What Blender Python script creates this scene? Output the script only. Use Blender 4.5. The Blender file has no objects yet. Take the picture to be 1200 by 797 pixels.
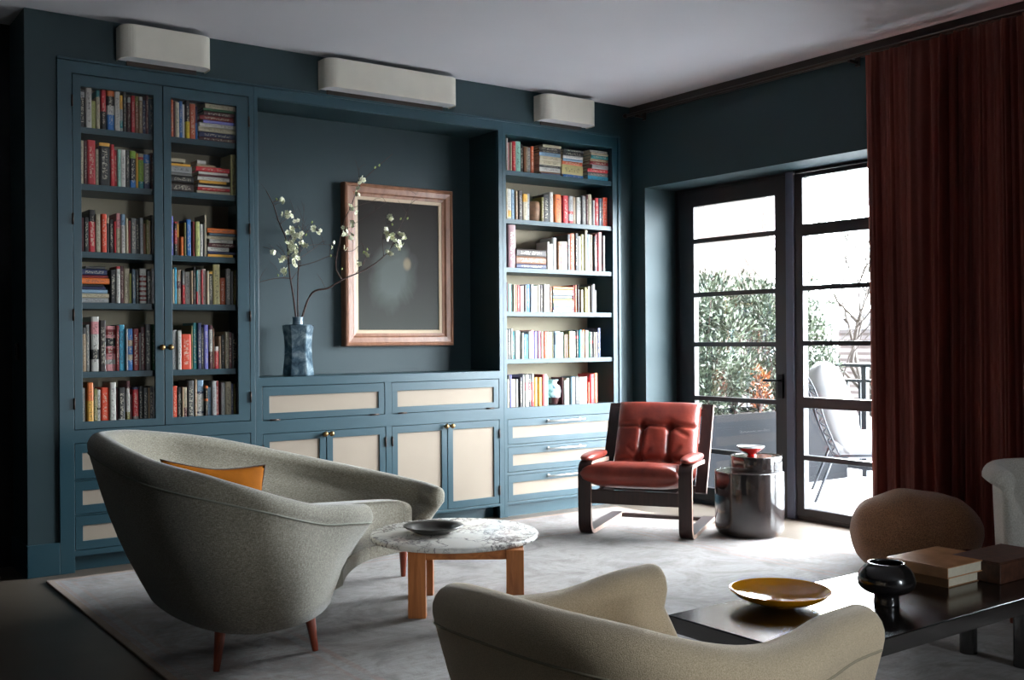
import bpy, bmesh, math, random
from mathutils import Vector, Matrix, noise
R_ = math.radians
random.seed(7)
SC = bpy.context.scene
COL = SC.collection
PI = math.pi

# ------------------------------------------------------------------ materials
def srgb(r, g, b):
    f = lambda c: (c/12.92 if c <= .04045 else ((c+.055)/1.055)**2.4)
    return (f(r/255), f(g/255), f(b/255), 1)

class NT:
    def __init__(s, name):
        s.m = bpy.data.materials.new(name); s.m.use_nodes = True
        s.t = s.m.node_tree; s.n = s.t.nodes; s.l = s.t.links
        s.b = s.n['Principled BSDF']; s.out = s.n['Material Output']
    def new(s, typ, **kw):
        n = s.n.new(typ)
        for k, v in kw.items():
            if k.startswith('_'): setattr(n, k[1:], v)
            else: n.inputs[k.replace('__', ' ')].default_value = v
        return n
    def link(s, a, b): s.l.new(a, b)
    def coord(s, kind='Object', scale=(1, 1, 1), rot=(0, 0, 0)):
        c = s.new('ShaderNodeTexCoord'); mp = s.new('ShaderNodeMapping')
        mp.inputs['Scale'].default_value = scale; mp.inputs['Rotation'].default_value = rot
        s.link(c.outputs[kind], mp.inputs['Vector']); return mp.outputs['Vector']
    def noise(s, vec, scale=5, detail=3, rough=.5, dist=0):
        n = s.new('ShaderNodeTexNoise'); n.inputs['Scale'].default_value = scale
        n.inputs['Detail'].default_value = detail; n.inputs['Roughness'].default_value = rough
        n.inputs['Distortion'].default_value = dist
        s.link(vec, n.inputs['Vector']); return n.outputs['Fac']
    def ramp(s, fac, stops, interp='LINEAR'):
        r = s.new('ShaderNodeValToRGB'); cr = r.color_ramp; cr.interpolation = interp
        while len(cr.elements) < len(stops): cr.elements.new(.5)
        for e, (p, c) in zip(cr.elements, stops):
            e.position = p; e.color = c if len(c) == 4 else (*c, 1)
        s.link(fac, r.inputs['Fac']); return r.outputs['Color']
    def mix(s, fac, a, b, mode='MIX'):
        m = s.new('ShaderNodeMix'); m.data_type = 'RGBA'; m.blend_type = mode
        for key, v in (('Factor', fac), ('A', a), ('B', b)):
            i = [q for q in m.inputs if q.name == key and (q.type == 'RGBA' if key != 'Factor' else q.type == 'VALUE')][0]
            if isinstance(v, bpy.types.NodeSocket): s.link(v, i)
            else: i.default_value = v
        return [o for o in m.outputs if o.type == 'RGBA'][0]
    def math(s, op, a, b=0, c=0):
        m = s.new('ShaderNodeMath'); m.operation = op
        for i, v in enumerate((a, b, c)):
            if isinstance(v, bpy.types.NodeSocket): s.link(v, m.inputs[i])
            else: m.inputs[i].default_value = v
        return m.outputs[0]
    def bump(s, h, strength=.2, dist=.002):
        b = s.new('ShaderNodeBump'); b.inputs['Strength'].default_value = strength
        b.inputs['Distance'].default_value = dist
        s.link(h, b.inputs['Height']); s.link(b.outputs['Normal'], s.b.inputs['Normal'])
    def col(s, c):
        if isinstance(c, bpy.types.NodeSocket): s.link(c, s.b.inputs['Base Color'])
        else: s.b.inputs['Base Color'].default_value = c
    def set(s, **kw):
        for k, v in kw.items():
            key = k.replace('__', ' ')
            i = s.b.inputs[key]
            if isinstance(v, bpy.types.NodeSocket): s.link(v, i)
            else: i.default_value = v
        return s

def simple(name, c, rough=.5, metal=0, var=.08, scale=6, bump=0, bscale=60, spec=.5, coat=0):
    t = NT(name); v = t.coord('Object')
    if var:
        f = t.noise(v, scale, 3)
        d = tuple(x*(1-var) for x in c[:3])+(1,); u = tuple(min(1, x*(1+var)) for x in c[:3])+(1,)
        t.col(t.ramp(f, [(.3, d), (.7, u)]))
    else: t.col(c)
    t.set(Roughness=rough, Metallic=metal)
    t.b.inputs['Specular IOR Level'].default_value = spec
    t.b.inputs['Coat Weight'].default_value = coat
    if bump: t.bump(t.noise(v, bscale, 4), bump, .002)
    return t.m

M = {}
TEAL = srgb(27, 60, 70)
M['teal'] = simple('teal_paint', TEAL, .42, var=.05, scale=3, bump=.05, bscale=90)
M['teal_wall'] = simple('teal_paint_shaded', srgb(24, 48, 53), .6, var=.06, scale=2, bump=.06, bscale=120)  # cabinet teal again, darkened to put wall and niche shade into the colour
M['ceiling'] = simple('ceiling_paint', srgb(222, 222, 228), .8, var=.02, scale=1.5)
M['dark_hall'] = simple('dark_hall_shade', srgb(14, 16, 18), .7, var=.1)  # near-black colour holds the darkness of the unlit hall
M['panel'] = simple('woven_panel', srgb(142, 129, 114), .8, var=.04, scale=3, bump=.3, bscale=400)
M['shelf_back'] = simple('linen_back_panel', srgb(166, 156, 134), .8, var=.05, scale=3, bump=.2, bscale=300)
M['brass'] = simple('aged_brass', srgb(150, 120, 80), .38, 1, var=.12, scale=30)
M['nickel'] = simple('polished_nickel', srgb(225, 225, 222), .4, .8, var=.03)
M['black_frame'] = simple('dark_frame_paint', srgb(30, 27, 31), .35, var=.08, scale=4)
M['frame_grey'] = simple('blue_grey_profile', srgb(72, 80, 98), .35, var=.06, scale=4)
M['fascia'] = simple('dark_fascia', srgb(38, 33, 31), .5, var=.1)
M['shade'] = simple('cream_lampshade', srgb(226, 220, 206), .75, var=.03, scale=8, bump=.15, bscale=260)
M['bronze'] = simple('dark_bronze', srgb(62, 50, 44), .4, .7, var=.15)
M['white_metal'] = simple('white_diffuser', srgb(225, 225, 225), .5, var=.02)
M['blackmetal'] = simple('black_metal', srgb(26, 26, 28), .4, .6, var=.1)

def wood(name, c1, c2, rough=.35, scale=(14, 14, 1.2), bump=.08):
    t = NT(name); v = t.coord('Object', scale)
    n = t.noise(v, 2.2, 5, .6, .8)
    t.col(t.ramp(n, [(.3, c1), (.7, c2)])); t.set(Roughness=rough); t.bump(n, bump, .002); return t.m
M['oak'] = wood('warm_oak', srgb(150, 84, 40), srgb(206, 130, 72))
M['oak_x'] = wood('warm_oak_rail', srgb(150, 84, 40), srgb(206, 130, 72), scale=(1.2, 14, 14))
M['mahogany'] = wood('red_brown_leg', srgb(96, 38, 22), srgb(150, 66, 38))
M['rosewood'] = wood('dark_bentwood', srgb(28, 15, 13), srgb(52, 29, 25), .42)
M['ply_edge'] = wood('pale_ply_edge', srgb(150, 120, 104), srgb(190, 160, 142), .4)
M['picture_wood'] = wood('walnut_frame', srgb(116, 76, 54), srgb(152, 104, 78), .4, (9, 9, 3))
M['black_oak'] = None

def t_blacktable():
    t = NT('ebonised_oak'); v = t.coord('Object', (1.2, 12, 12)); n = t.noise(v, 4, 6, .65, .5)
    t.col(t.ramp(n, [(.3, srgb(17, 14, 13)), (.75, srgb(34, 28, 25))]))
    r = t.new('ShaderNodeMapRange'); t.link(n, r.inputs[0]); r.inputs[3].default_value = .14; r.inputs[4].default_value = .22
    t.set(Roughness=r.outputs[0]); t.b.inputs['IOR'].default_value = 2.0; t.bump(n, .05, .001); return t.m
M['black_oak'] = t_blacktable()

def t_fabric(name, c1, c2, c3, weave=420, bump=.5, sheen=.3):
    t = NT(name); v = t.coord('Object')
    a = t.coord('Object', (1, 1, .18)); b = t.coord('Object', (.18, .18, 1))
    n1 = t.noise(a, weave, 2); n2 = t.noise(b, weave, 2); n3 = t.noise(v, 5, 3)
    w = t.math('ADD', n1, n2); w = t.math('MULTIPLY', w, .5)
    c = t.ramp(w, [(.36, c1), (.5, c2), (.64, c3)])
    d = t.ramp(n3, [(.3, (.86, .86, .86)), (.7, (1, 1, 1))])
    t.col(t.mix(1.0, c, d, 'MULTIPLY')); t.set(Roughness=.95); t.b.inputs['Sheen Weight'].default_value = sheen
    t.b.inputs['Specular IOR Level'].default_value = .2
    t.bump(w, bump, .002); return t.m
M['sofa'] = t_fabric('sage_grey_tweed', srgb(96, 90, 76), srgb(124, 118, 103), srgb(156, 150, 135), 460, .3)
M['sofa_seam'] = simple('sage_grey_piping', srgb(118, 118, 106), .9, var=.1, scale=60)
def t_boucle(name, c1, c2, sc=170):
    t = NT(name); v = t.coord('Object'); n = t.noise(v, sc, 3, .6); m = t.noise(v, 6, 2)
    c = t.ramp(n, [(.35, c1), (.65, c2)]); d = t.ramp(m, [(.3, (.9, .9, .9)), (.7, (1, 1, 1))])
    t.col(t.mix(1.0, c, d, 'MULTIPLY')); t.set(Roughness=.95); t.b.inputs['Sheen Weight'].default_value = .35
    t.b.inputs['Sheen Roughness'].default_value = .5
    t.bump(n, .7, .003); return t.m
M['cream'] = t_boucle('cream_wool_boucle', srgb(182, 160, 128), srgb(222, 202, 170), 420)
M['ivory'] = t_boucle('ivory_wool_boucle', srgb(208, 202, 188), srgb(238, 234, 224))
M['mohair'] = t_boucle('brown_mohair', srgb(104, 66, 42), srgb(190, 136, 94), 220)
M['mustard'] = simple('mustard_velvet', srgb(150, 84, 0), .85, var=.12, scale=14, bump=.2, bscale=120, spec=.1)
M['dark_piping'] = simple('dark_brown_piping', srgb(60, 34, 18), .8)
def t_leather():
    t = NT('oxblood_leather'); v = t.coord('Object'); n = t.noise(v, 7, 5, .6); g = t.noise(v, 160, 3)
    t.col(t.ramp(n, [(.3, srgb(98, 34, 25)), (.7, srgb(136, 54, 40))])); t.set(Roughness=.34)
    h = t.math('ADD', t.math('MULTIPLY', n, 3.0), t.math('MULTIPLY', g, .35)); t.bump(h, .35, .004); return t.m
M['leather'] = t_leather()
def t_marble():
    t = NT('white_marble_purple_veins'); v = t.coord('Object')
    n = t.new('ShaderNodeTexNoise'); n.inputs['Scale'].default_value = 5; n.inputs['Detail'].default_value = 7; n.inputs['Roughness'].default_value = .62; t.link(v, n.inputs['Vector'])
    mx = t.new('ShaderNodeVectorMath', _operation='MULTIPLY_ADD'); t.link(n.outputs['Color'], mx.inputs[0])
    mx.inputs[1].default_value = (.42, .42, .42); t.link(v, mx.inputs[2])
    def veins(sc, stops):
        vo = t.new('ShaderNodeTexVoronoi', _feature='DISTANCE_TO_EDGE'); vo.inputs['Scale'].default_value = sc; t.link(mx.outputs[0], vo.inputs['Vector'])
        return t.ramp(vo.outputs['Distance'], stops)
    g = lambda x: (x, x, x)
    w = veins(4.2, [(0, g(.95)), (.012, g(.7)), (.035, g(0))]); w2 = veins(11, [(0, g(.95)), (.035, g(.5)), (.09, g(0))])
    reg = t.noise(v, 3.2, 2, .5, .5); m2 = t.ramp(reg, [(.40, g(0)), (.50, g(1))])
    fl = t.ramp(t.noise(v, 13, 7, .72), [(.52, g(0)), (.60, g(.8))])
    m3 = t.ramp(reg, [(.46, g(0)), (.56, g(1))])
    ww = t.mix(1.0, w, t.mix(1.0, w2, m2, 'MULTIPLY'), 'LIGHTEN')
    ww = t.mix(1.0, ww, t.mix(1.0, fl, m3, 'MULTIPLY'), 'LIGHTEN')
    t.col(t.mix(ww, srgb(236, 232, 224), srgb(70, 56, 62))); t.set(Roughness=.22); return t.m
M['marble'] = t_marble()
def t_rug():
    t = NT('faded_woven_rug'); v = t.coord('Object')
    sep = t.new('ShaderNodeSeparateXYZ'); t.link(v, sep.inputs[0])
    n = t.noise(v, 3.0, 9, .72, .6); n2 = t.noise(t.coord('Object', (2, 14, 1)), 4, 7, .75); fine = t.noise(v, 180, 2)
    base = t.ramp(n, [(.32, srgb(70, 60, 56)), (.44, srgb(112, 106, 103)), (.54, srgb(138, 133, 129)), (.66, srgb(88, 78, 73))])
    c = t.mix(t.ramp(n2, [(.42, (0, 0, 0)), (.68, (.6, .6, .6))]), base, srgb(104, 88, 84))
    # border bands measured from the edges
    ax = t.math('ABSOLUTE', sep.outputs[0]); ay = t.math('ABSOLUTE', sep.outputs[1])
    dx = t.math('SUBTRACT', 2.0, ax); dy = t.math('SUBTRACT', 2.83, ay)
    d = t.math('MINIMUM', dx, dy)
    def band(lo, hi): return t.math('MULTIPLY', t.math('GREATER_THAN', d, lo), t.math('LESS_THAN', d, hi))
    wear = t.ramp(t.noise(v, 5, 5, .7), [(.35, (.15, .15, .15)), (.65, (1, 1, 1))])
    b = t.math('ADD', t.math('ADD', band(.04, .06), band(.10, .12)), t.math('ADD', band(.56, .58), band(.62, .65)))
    bb = t.math('MULTIPLY', b, wear); bb = t.math('MULTIPLY', bb, .6)
    c = t.mix(bb, c, srgb(132, 84, 70))
    inner = t.math('MULTIPLY', band(.12, .56), .3)
    pat = t.ramp(t.noise(v, 14, 2, .5, 2.0), [(.45, (0, 0, 0)), (.55, (1, 1, 1))])
    c = t.mix(t.math('MULTIPLY', inner, pat), c, srgb(116, 88, 80))
    edge = t.math('LESS_THAN', d, .035)
    c = t.mix(t.math('MULTIPLY', edge, .7), c, srgb(132, 96, 62))
    t.col(c); t.set(Roughness=.95); t.b.inputs['Sheen Weight'].default_value = .2
    t.bump(t.math('ADD', fine, t.math('MULTIPLY', n2, 1.5)), .5, .004); return t.m
M['rug'] = t_rug()
def t_floor():
    t = NT('grey_brown_resin_floor'); v = t.coord('Object'); n = t.noise(v, 1.1, 6, .6)
    t.col(t.ramp(n, [(.3, srgb(84, 74, 64)), (.7, srgb(104, 94, 84))])); t.set(Roughness=.4); return t.m
M['floor'] = t_floor()
def t_curtain():
    t = NT('rust_red_velvet'); v = t.coord('Object', (1, 1, .12)); n = t.noise(v, 9, 4, .6); g = t.noise(t.coord('Object'), 200, 2)
    t.col(t.ramp(n, [(.3, srgb(88, 34, 24)), (.6, srgb(110, 44, 31)), (.8, srgb(124, 53, 37))])); t.set(Roughness=.62)
    t.b.inputs['Sheen Weight'].default_value = .35; t.b.inputs['Sheen Tint'].default_value = srgb(220, 120, 90)
    t.bump(g, .3, .002); return t.m
M['curtain'] = t_curtain()
def t_glass():
    t = NT('clear_window_glass'); n = t.n; n.remove(t.b)
    tr = t.new('ShaderNodeBsdfTransparent'); gl = t.new('ShaderNodeBsdfGlossy'); gl.inputs['Roughness'].default_value = 0
    lw = t.new('ShaderNodeLayerWeight'); lw.inputs['Blend'].default_value = .5
    fc = t.math('ADD', .025, t.math('MULTIPLY', t.math('POWER', lw.outputs['Facing'], 5), .6))
    mx = t.new('ShaderNodeMixShader'); t.link(fc, mx.inputs[0]); t.link(tr.outputs[0], mx.inputs[1]); t.link(gl.outputs[0], mx.inputs[2])
    t.link(mx.outputs[0], t.out.inputs['Surface']); return t.m
M['glass'] = t_glass()
M['lacquer'] = simple('black_brown_lacquer', srgb(44, 38, 37), .16, var=.15, scale=3, coat=.6)
M['amber'] = simple('amber_glaze', srgb(206, 136, 10), .12, var=.1, scale=6, coat=.6)
M['black_glaze'] = simple('black_glaze', srgb(26, 23, 23), .22, var=.15, scale=12, coat=.5)
M['stone_dish'] = simple('dark_veined_stone', srgb(44, 42, 37), .35, var=.6, scale=22, coat=.3)
def t_vase():
    t = NT('silvery_blue_glaze'); v = t.coord('Object'); n = t.noise(v, 14, 5, .6, .5)
    t.col(t.ramp(n, [(.3, srgb(30, 48, 62)), (.5, srgb(92, 116, 130)), (.7, srgb(172, 188, 194))])); t.set(Roughness=.2, Metallic=.35); return t.m
M['vase'] = t_vase()
M['bark'] = simple('dark_bark', srgb(62, 42, 36), .8, var=.3, scale=60)
M['petal'] = simple('white_petal', srgb(238, 238, 208), .6, var=.05)
M['stamen'] = simple('green_yellow_centre', srgb(150, 160, 60), .6)
M['bud'] = simple('green_bud', srgb(150, 165, 90), .6)
M['linen_mat'] = simple('ivory_slip', srgb(190, 168, 140), .6, var=.04)
def t_canvas():
    t = NT('dark_painting'); v = t.coord('Generated'); n = t.noise(v, 3.0, 4, .55, .6); g = t.noise(v, 90, 2)
    sep = t.new('ShaderNodeSeparateXYZ'); t.link(v, sep.inputs[0])
    base = t.ramp(sep.outputs[2], [(0, srgb(62, 64, 60)), (.45, srgb(48, 46, 43)), (1, srgb(32, 26, 22))])
    gx = t.new('ShaderNodeVectorMath', _operation='DISTANCE'); t.link(v, gx.inputs[0]); gx.inputs[1].default_value = (.42, .0, .4)
    fig = t.ramp(t.math('ADD', gx.outputs['Value'], t.math('MULTIPLY', n, .35)), [(.3, (.55, .55, .55)), (.48, (0, 0, 0))])
    c = t.mix(fig, base, srgb(100, 108, 104))
    gx2 = t.new('ShaderNodeVectorMath', _operation='DISTANCE'); t.link(v, gx2.inputs[0]); gx2.inputs[1].default_value = (.6, .0, .52)
    c = t.mix(t.ramp(gx2.outputs['Value'], [(.03, (.6, .6, .6)), (.06, (0, 0, 0))]), c, srgb(150, 132, 106))
    t.col(c); t.set(Roughness=.5); t.b.inputs['Specular IOR Level'].default_value = .1; return t.m
M['canvas'] = t_canvas()
M['red_glass'] = simple('deep_red_glass', srgb(150, 16, 14), .08, var=.1, coat=.8)
M['clear_rim'] = simple('silvery_clear_glass', srgb(205, 214, 214), .08, .3, var=.05, coat=.8)
# outdoors
M['terrace'] = simple('pale_terrace_paving', srgb(196, 198, 200), .7, var=.05, scale=3)
M['planter'] = simple('grey_metal_planter', srgb(15, 16, 20), .7, var=.08, scale=2)
M['planter'].node_tree.nodes['Principled BSDF'].inputs['Specular IOR Level'].default_value = .1
M['railing'] = simple('dark_railing', srgb(32, 34, 40), .5)
M['white_cushion'] = simple('white_outdoor_fabric', srgb(132, 130, 130), .9, var=.04, bump=.1)
M['render_wall'] = simple('pale_render', srgb(178, 172, 172), .9, var=.05, scale=.4)
M['window_dark'] = simple('grey_window', srgb(150, 146, 148), .5)  # even grey for the building's window boxes
def t_brick():
    t = NT('grey_brick'); v = t.coord('Object'); b = t.new('ShaderNodeTexBrick'); b.inputs['Scale'].default_value = 2.5
    mp = t.coord('Object', (1, 1, 1), (R_(90), 0, 0))
    t.link(mp, b.inputs['Vector']); b.inputs['Color1'].default_value = srgb(84, 78, 76); b.inputs['Color2'].default_value = srgb(66, 60, 58)
    b.inputs['Mortar'].default_value = srgb(100, 98, 98); t.col(b.outputs['Color']); t.set(Roughness=.9); return t.m
M['brick'] = t_brick()
M['slate_roof'] = simple('grey_slate_roof', srgb(92, 98, 106), .8, var=.1, scale=3)
def t_leaf(name, a, b):
    t = NT(name); oi = t.new('ShaderNodeTexCoord'); n = t.noise(oi.outputs['Object'], 9, 3)
    t.col(t.ramp(n, [(.35, a), (.65, b)])); t.set(Roughness=.45); return t.m
M['leaf'] = t_leaf('evergreen_leaf', srgb(40, 49, 38), srgb(80, 88, 68))
M['leaf2'] = t_leaf('autumn_leaf', srgb(120, 54, 26), srgb(140, 84, 40))
M['soil'] = simple('dark_soil', srgb(60, 50, 44), .95)
M['twig'] = simple('grey_twig', srgb(70, 64, 60), .9)

# ------------------------------------------------------------------ mesh helpers
def link(name, me, m=None, parent=None, mats=None):
    o = bpy.data.objects.new(name, me); COL.objects.link(o)
    if mats:
        for q in mats: me.materials.append(q)
    elif m is not None: me.materials.append(M[m] if isinstance(m, str) else m)
    if parent is not None: o.parent = parent
    return o
def obj(name, bm, m, parent=None, smooth=False, mats=None, bevel=0, subsurf=0, seg=2):
    bmesh.ops.recalc_face_normals(bm, faces=bm.faces)
    me = bpy.data.meshes.new(name); bm.to_mesh(me); bm.free()
    if smooth: me.polygons.foreach_set('use_smooth', [True]*len(me.polygons))
    o = link(name, me, m, parent, mats)
    if bevel:
        b = o.modifiers.new('Bevel', 'BEVEL'); b.width = bevel; b.segments = seg; b.limit_method = 'ANGLE'; b.angle_limit = R_(40)
    if subsurf:
        s = o.modifiers.new('Subdivision', 'SUBSURF'); s.levels = subsurf; s.render_levels = subsurf
    return o
def tag(o, label=None, cat=None, group=None, kind=None):
    if label: o['label'] = label
    if cat: o['category'] = cat
    if group: o['group'] = group
    if kind: o['kind'] = kind
    return o
def thing(name, loc, label, cat, group=None, rot=0):
    o = bpy.data.objects.new(name, None); COL.objects.link(o); o.location = loc; o.rotation_euler = (0, 0, rot)
    o.empty_display_size = .1
    return tag(o, label, cat, group)
def struct(o): o['kind'] = 'structure'; return o
def base(root):
    """world -> local shift for parts given in world coordinates (unrotated roots)"""
    return Vector(root.location)

def box(bm, x0, x1, y0, y1, z0, z1, mi=0):
    vs = [bm.verts.new((x, y, z)) for x in (x0, x1) for y in (y0, y1) for z in (z0, z1)]
    for q in ((0, 1, 3, 2), (4, 6, 7, 5), (0, 4, 5, 1), (2, 3, 7, 6), (0, 2, 6, 4), (1, 5, 7, 3)):
        f = bm.faces.new([vs[i] for i in q]); f.material_index = mi
    return vs
def B(*boxes):
    bm = bmesh.new()
    for b in boxes: box(bm, *b)
    return bm
def lathe(prof, n=48, cap=True, bm=None, cx=0, cy=0, wob=None):
    bm = bm or bmesh.new(); rings = []
    for i, (r, z) in enumerate(prof):
        if r < 1e-5: rings.append([bm.verts.new((cx, cy, z))])
        else:
            ring = []
            for k in range(n):
                a = 2*PI*k/n; rr = r*(wob(a, i) if wob else 1)
                ring.append(bm.verts.new((cx+rr*math.cos(a), cy+rr*math.sin(a), z)))
            rings.append(ring)
    for a, b in zip(rings, rings[1:]):
        for k in range(n):
            k2 = (k+1) % n
            if len(a) == 1 and len(b) == 1: continue
            if len(a) == 1: bm.faces.new((a[0], b[k], b[k2]))
            elif len(b) == 1: bm.faces.new((a[k], b[0], a[k2]))
            else: bm.faces.new((a[k], b[k], b[k2], a[k2]))
    if cap:
        for r in (rings[0], rings[-1]):
            if len(r) > 2:
                try: bm.faces.new(r)
                except ValueError: pass
    return bm
def sm(prof, n=60):
    return [(max(0, p.x), p.y) for p in catmull([(a, b, 0) for a, b in prof], n)]
def tube(bm, pts, r0, r1=None, n=8, cap=True):
    pts = [Vector(p) for p in pts]; r1 = r0 if r1 is None else r1; rings = []
    for i, p in enumerate(pts):
        d = (pts[min(i+1, len(pts)-1)]-pts[max(i-1, 0)]).normalized()
        up = Vector((0, 0, 1)) if abs(d.z) < .9 else Vector((1, 0, 0))
        a = d.cross(up).normalized(); b = d.cross(a).normalized()
        r = r0+(r1-r0)*i/max(1, len(pts)-1)
        rings.append([bm.verts.new(p+a*(r*math.cos(2*PI*k/n))+b*(r*math.sin(2*PI*k/n))) for k in range(n)])
    for a, b in zip(rings, rings[1:]):
        for k in range(n): bm.faces.new((a[k], a[(k+1) % n], b[(k+1) % n], b[k]))
    if cap:
        bm.faces.new(rings[0][::-1]); bm.faces.new(rings[-1])
    return bm
def T(*a, **k): return tube(bmesh.new(), *a, **k)
def catmull(pts, n):
    """n samples along a Catmull-Rom curve through pts"""
    P = [Vector(p) for p in pts]; out = []; m = len(P)-1
    for i in range(n):
        t = i/(n-1)*m; k = min(int(t), m-1); u = t-k
        p1, p2 = P[k], P[k+1]; p0 = P[k-1] if k else p1*2-p2; p3 = P[k+2] if k+2 <= m else p2*2-p1
        out.append(.5*((2*p1)+(p2-p0)*u+(2*p0-5*p1+4*p2-p3)*u*u+(3*p1-p0-3*p2+p3)*u**3))
    return out
def ribbon(path, w, th, edge_mat=1):
    """flat strip swept along a path in the local YZ plane (y=depth), width w along x, thickness th"""
    bm = bmesh.new(); P = [Vector((0, p[0], p[1])) for p in path]; rings = []
    for i, p in enumerate(P):
        d = (P[min(i+1, len(P)-1)]-P[max(i-1, 0)]).normalized(); nn = Vector((0, -d.z, d.y))
        rings.append([bm.verts.new(p+Vector((sx*w/2, 0, 0))+nn*(sn*th/2)) for sx, sn in ((-1, -1), (1, -1), (1, 1), (-1, 1))])
    for a, b in zip(rings, rings[1:]):
        for k in range(4):
            f = bm.faces.new((a[k], a[(k+1) % 4], b[(k+1) % 4], b[k])); f.material_index = edge_mat if k in (1, 3) else 0
    bm.faces.new(rings[0][::-1]); bm.faces.new(rings[-1]); return bm
def frame_holes(x0, x1, z0, z1, holes, y0, y1):
    """a flat board in the XZ plane with rectangular openings"""
    holes = [(max(a, x0), min(b, x1), max(c, z0), min(d, z1)) for a, b, c, d in holes]
    xs = sorted({x0, x1, *[h[0] for h in holes], *[h[1] for h in holes]}); zs = sorted({z0, z1, *[h[2] for h in holes], *[h[3] for h in holes]})
    bm = bmesh.new(); V = {}
    def v(x, z):
        if (x, z) not in V: V[(x, z)] = bm.verts.new((x, y0, z))
        return V[(x, z)]
    fs = []
    for a, b in zip(xs, xs[1:]):
        for c, d in zip(zs, zs[1:]):
            mx, mz = (a+b)/2, (c+d)/2
            if any(h[0] < mx < h[1] and h[2] < mz < h[3] for h in holes): continue
            fs.append(bm.faces.new((v(a, c), v(b, c), v(b, d), v(a, d))))
    r = bmesh.ops.extrude_face_region(bm, geom=fs)
    bmesh.ops.translate(bm, vec=(0, y1-y0, 0), verts=[g for g in r['geom'] if isinstance(g, bmesh.types.BMVert)])
    bmesh.ops.dissolve_limit(bm, angle_limit=.01, verts=bm.verts, edges=bm.edges)
    return bm
def shift(bm, v): bmesh.ops.translate(bm, vec=v, verts=bm.verts); return bm
def turn(bm, ang, axis='Z', c=(0, 0, 0)): bmesh.ops.rotate(bm, cent=c, matrix=Matrix.Rotation(ang, 3, axis), verts=bm.verts); return bm
def at(root, name, bm, m, **k):
    """part given in world coordinates under an unrotated root"""
    par = k.pop('parent', root); shift(bm, -Vector(root.location)); return obj(name, bm, m, par, **k)

# ================================================================== ROOM SHELL
# corner of bookcase wall (Y=0) and window wall (X=0) is the origin; room lies at X<0, Y<0
H = 3.072
XL, YB = -8.6, -9.4
struct(obj('floor', B((XL-.2, .42, YB-.2, .8, -.12, 0)), 'floor'))
struct(obj('ceiling', B((XL-.2, .42, YB-.2, .8, H, H+.15)), 'ceiling'))
bm = B((-4.383, -4.222, -.0, .55, 0, H), (-4.222, .42, 0, .55, 2.82, H), (-.133, .42, 0, .55, 0, 2.82), (-4.222, -.133, .42, .55, 0, 2.82))
struct(obj('wall_back', bm, 'teal_wall'))
struct(obj('wall_hall', B((XL-.2, -4.383, .39, .55, 0, H)), 'dark_hall'))
struct(obj('wall_left', B((XL-.2, XL, YB, .39, 0, H)), 'teal_wall'))
# far side of the room behind the camera, with an unseen window added as fill
struct(obj('wall_front', frame_holes(XL-.2, .42, 0, H, [(-2.6, -1.8, .6, 2.45)], YB-.2, YB), 'teal_wall'))
# window wall with terrace opening and a second opening further along
OP = [(-3.85, -.151, -1, 2.428)]
bm = frame_holes(YB, 0, 0, H, [(a, b, max(c, -.0), d) for a, b, c, d in OP], 0, .42)
# built in XZ, turned so that its length runs along Y
for v in bm.verts: v.co = Vector((v.co.y, v.co.x, v.co.z))
struct(obj('wall_right', bm, 'teal_wall'))
struct(obj('baseboard_left', B((-4.394, -4.222, -.012, 0, 0, .176), (-4.394, -4.383, -.012, .39, 0, .176)), 'teal', bevel=.003))
struct(obj('trim_1', B((-.022, -.0005, -9.3, -.001, 2.995, 3.0715)), 'fascia', bevel=.004))

# ---- terrace glazing
def yframe(holes, y0, y1, z0, z1, xa, xb):
    bm = frame_holes(y0, y1, z0, z1, holes, xa, xb)
    for v in bm.verts: v.co = Vector((v.co.y, v.co.x, v.co.z))
    return bm
XF = .31
struct(obj('trim_2', yframe([(-1.262, -.205, .03, 2.40), (-3.78, -1.335, .03, 2.41)], -3.85, -.151, 0, 2.428, XF+.012, XF+.085), 'black_frame', bevel=.003))
d1 = thing('door_1', (XF+.02, -.73, 0), 'dark framed glass terrace door with six panes beside the teal reveal', 'door')
d1['kind'] = 'structure'
zs = [.13, .41, .808, 1.22, 1.601, 2.014, 2.279]
def panes(za, y0, y1, bar=.034, thick={}):
    h = []
    for i, (a, b) in enumerate(zip(za, za[1:])):
        ta = thick.get(i, bar)/2 if i else 0; tb = thick.get(i+1, bar)/2 if i+1 < len(za)-1 else 0
        h.append((y0, y1, a+ta, b-tb))
    return h
h1 = panes(zs, -1.155, -.362)
at(d1, 'leaf_frame', yframe(h1, -1.262, -.205, .03, 2.405, XF, XF+.05), 'black_frame', bevel=.003)
for a, b, c, d in h1: at(d1, 'glass_pane', B((XF+.02, XF+.026, a, b, c, d)), 'glass')
bm = bmesh.new(); tube(bm, [(XF, -1.205, .965), (XF-.05, -1.205, .965), (XF-.055, -1.19, .965), (XF-.055, -1.09, .965)], .010, n=8)
box(bm, XF-.012, XF, -1.225, -1.185, .84, 1.01)
at(d1, 'door_handle', bm, 'blackmetal')
w1 = thing('window_1', (XF+.02, -2.3, 0), 'dark framed tall fixed glazing half hidden behind the rust curtain', 'window'); w1['kind'] = 'structure'
zz = [.085, .437, .818, 1.228, 1.609, 2.01, 2.374]
hL = panes(zz, -2.44, -1.402, .034, {2: .075, 5: .08}); hR = panes(zz, -3.70, -2.56, .034, {2: .075, 5: .08})
at(w1, 'window_frame', yframe(hL+hR, -3.78, -1.335, .03, 2.405, XF-.005, XF+.05), 'black_frame', bevel=.003)
for a, b, c, d in hL+hR: at(w1, 'glass_pane', B((XF+.02, XF+.026, a, b, c, d)), 'glass')
struct(obj('trim_3', B((XF-.018, XF+.012, -1.333, -1.264, 0, 2.428)), 'frame_grey', bevel=.006))
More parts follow.
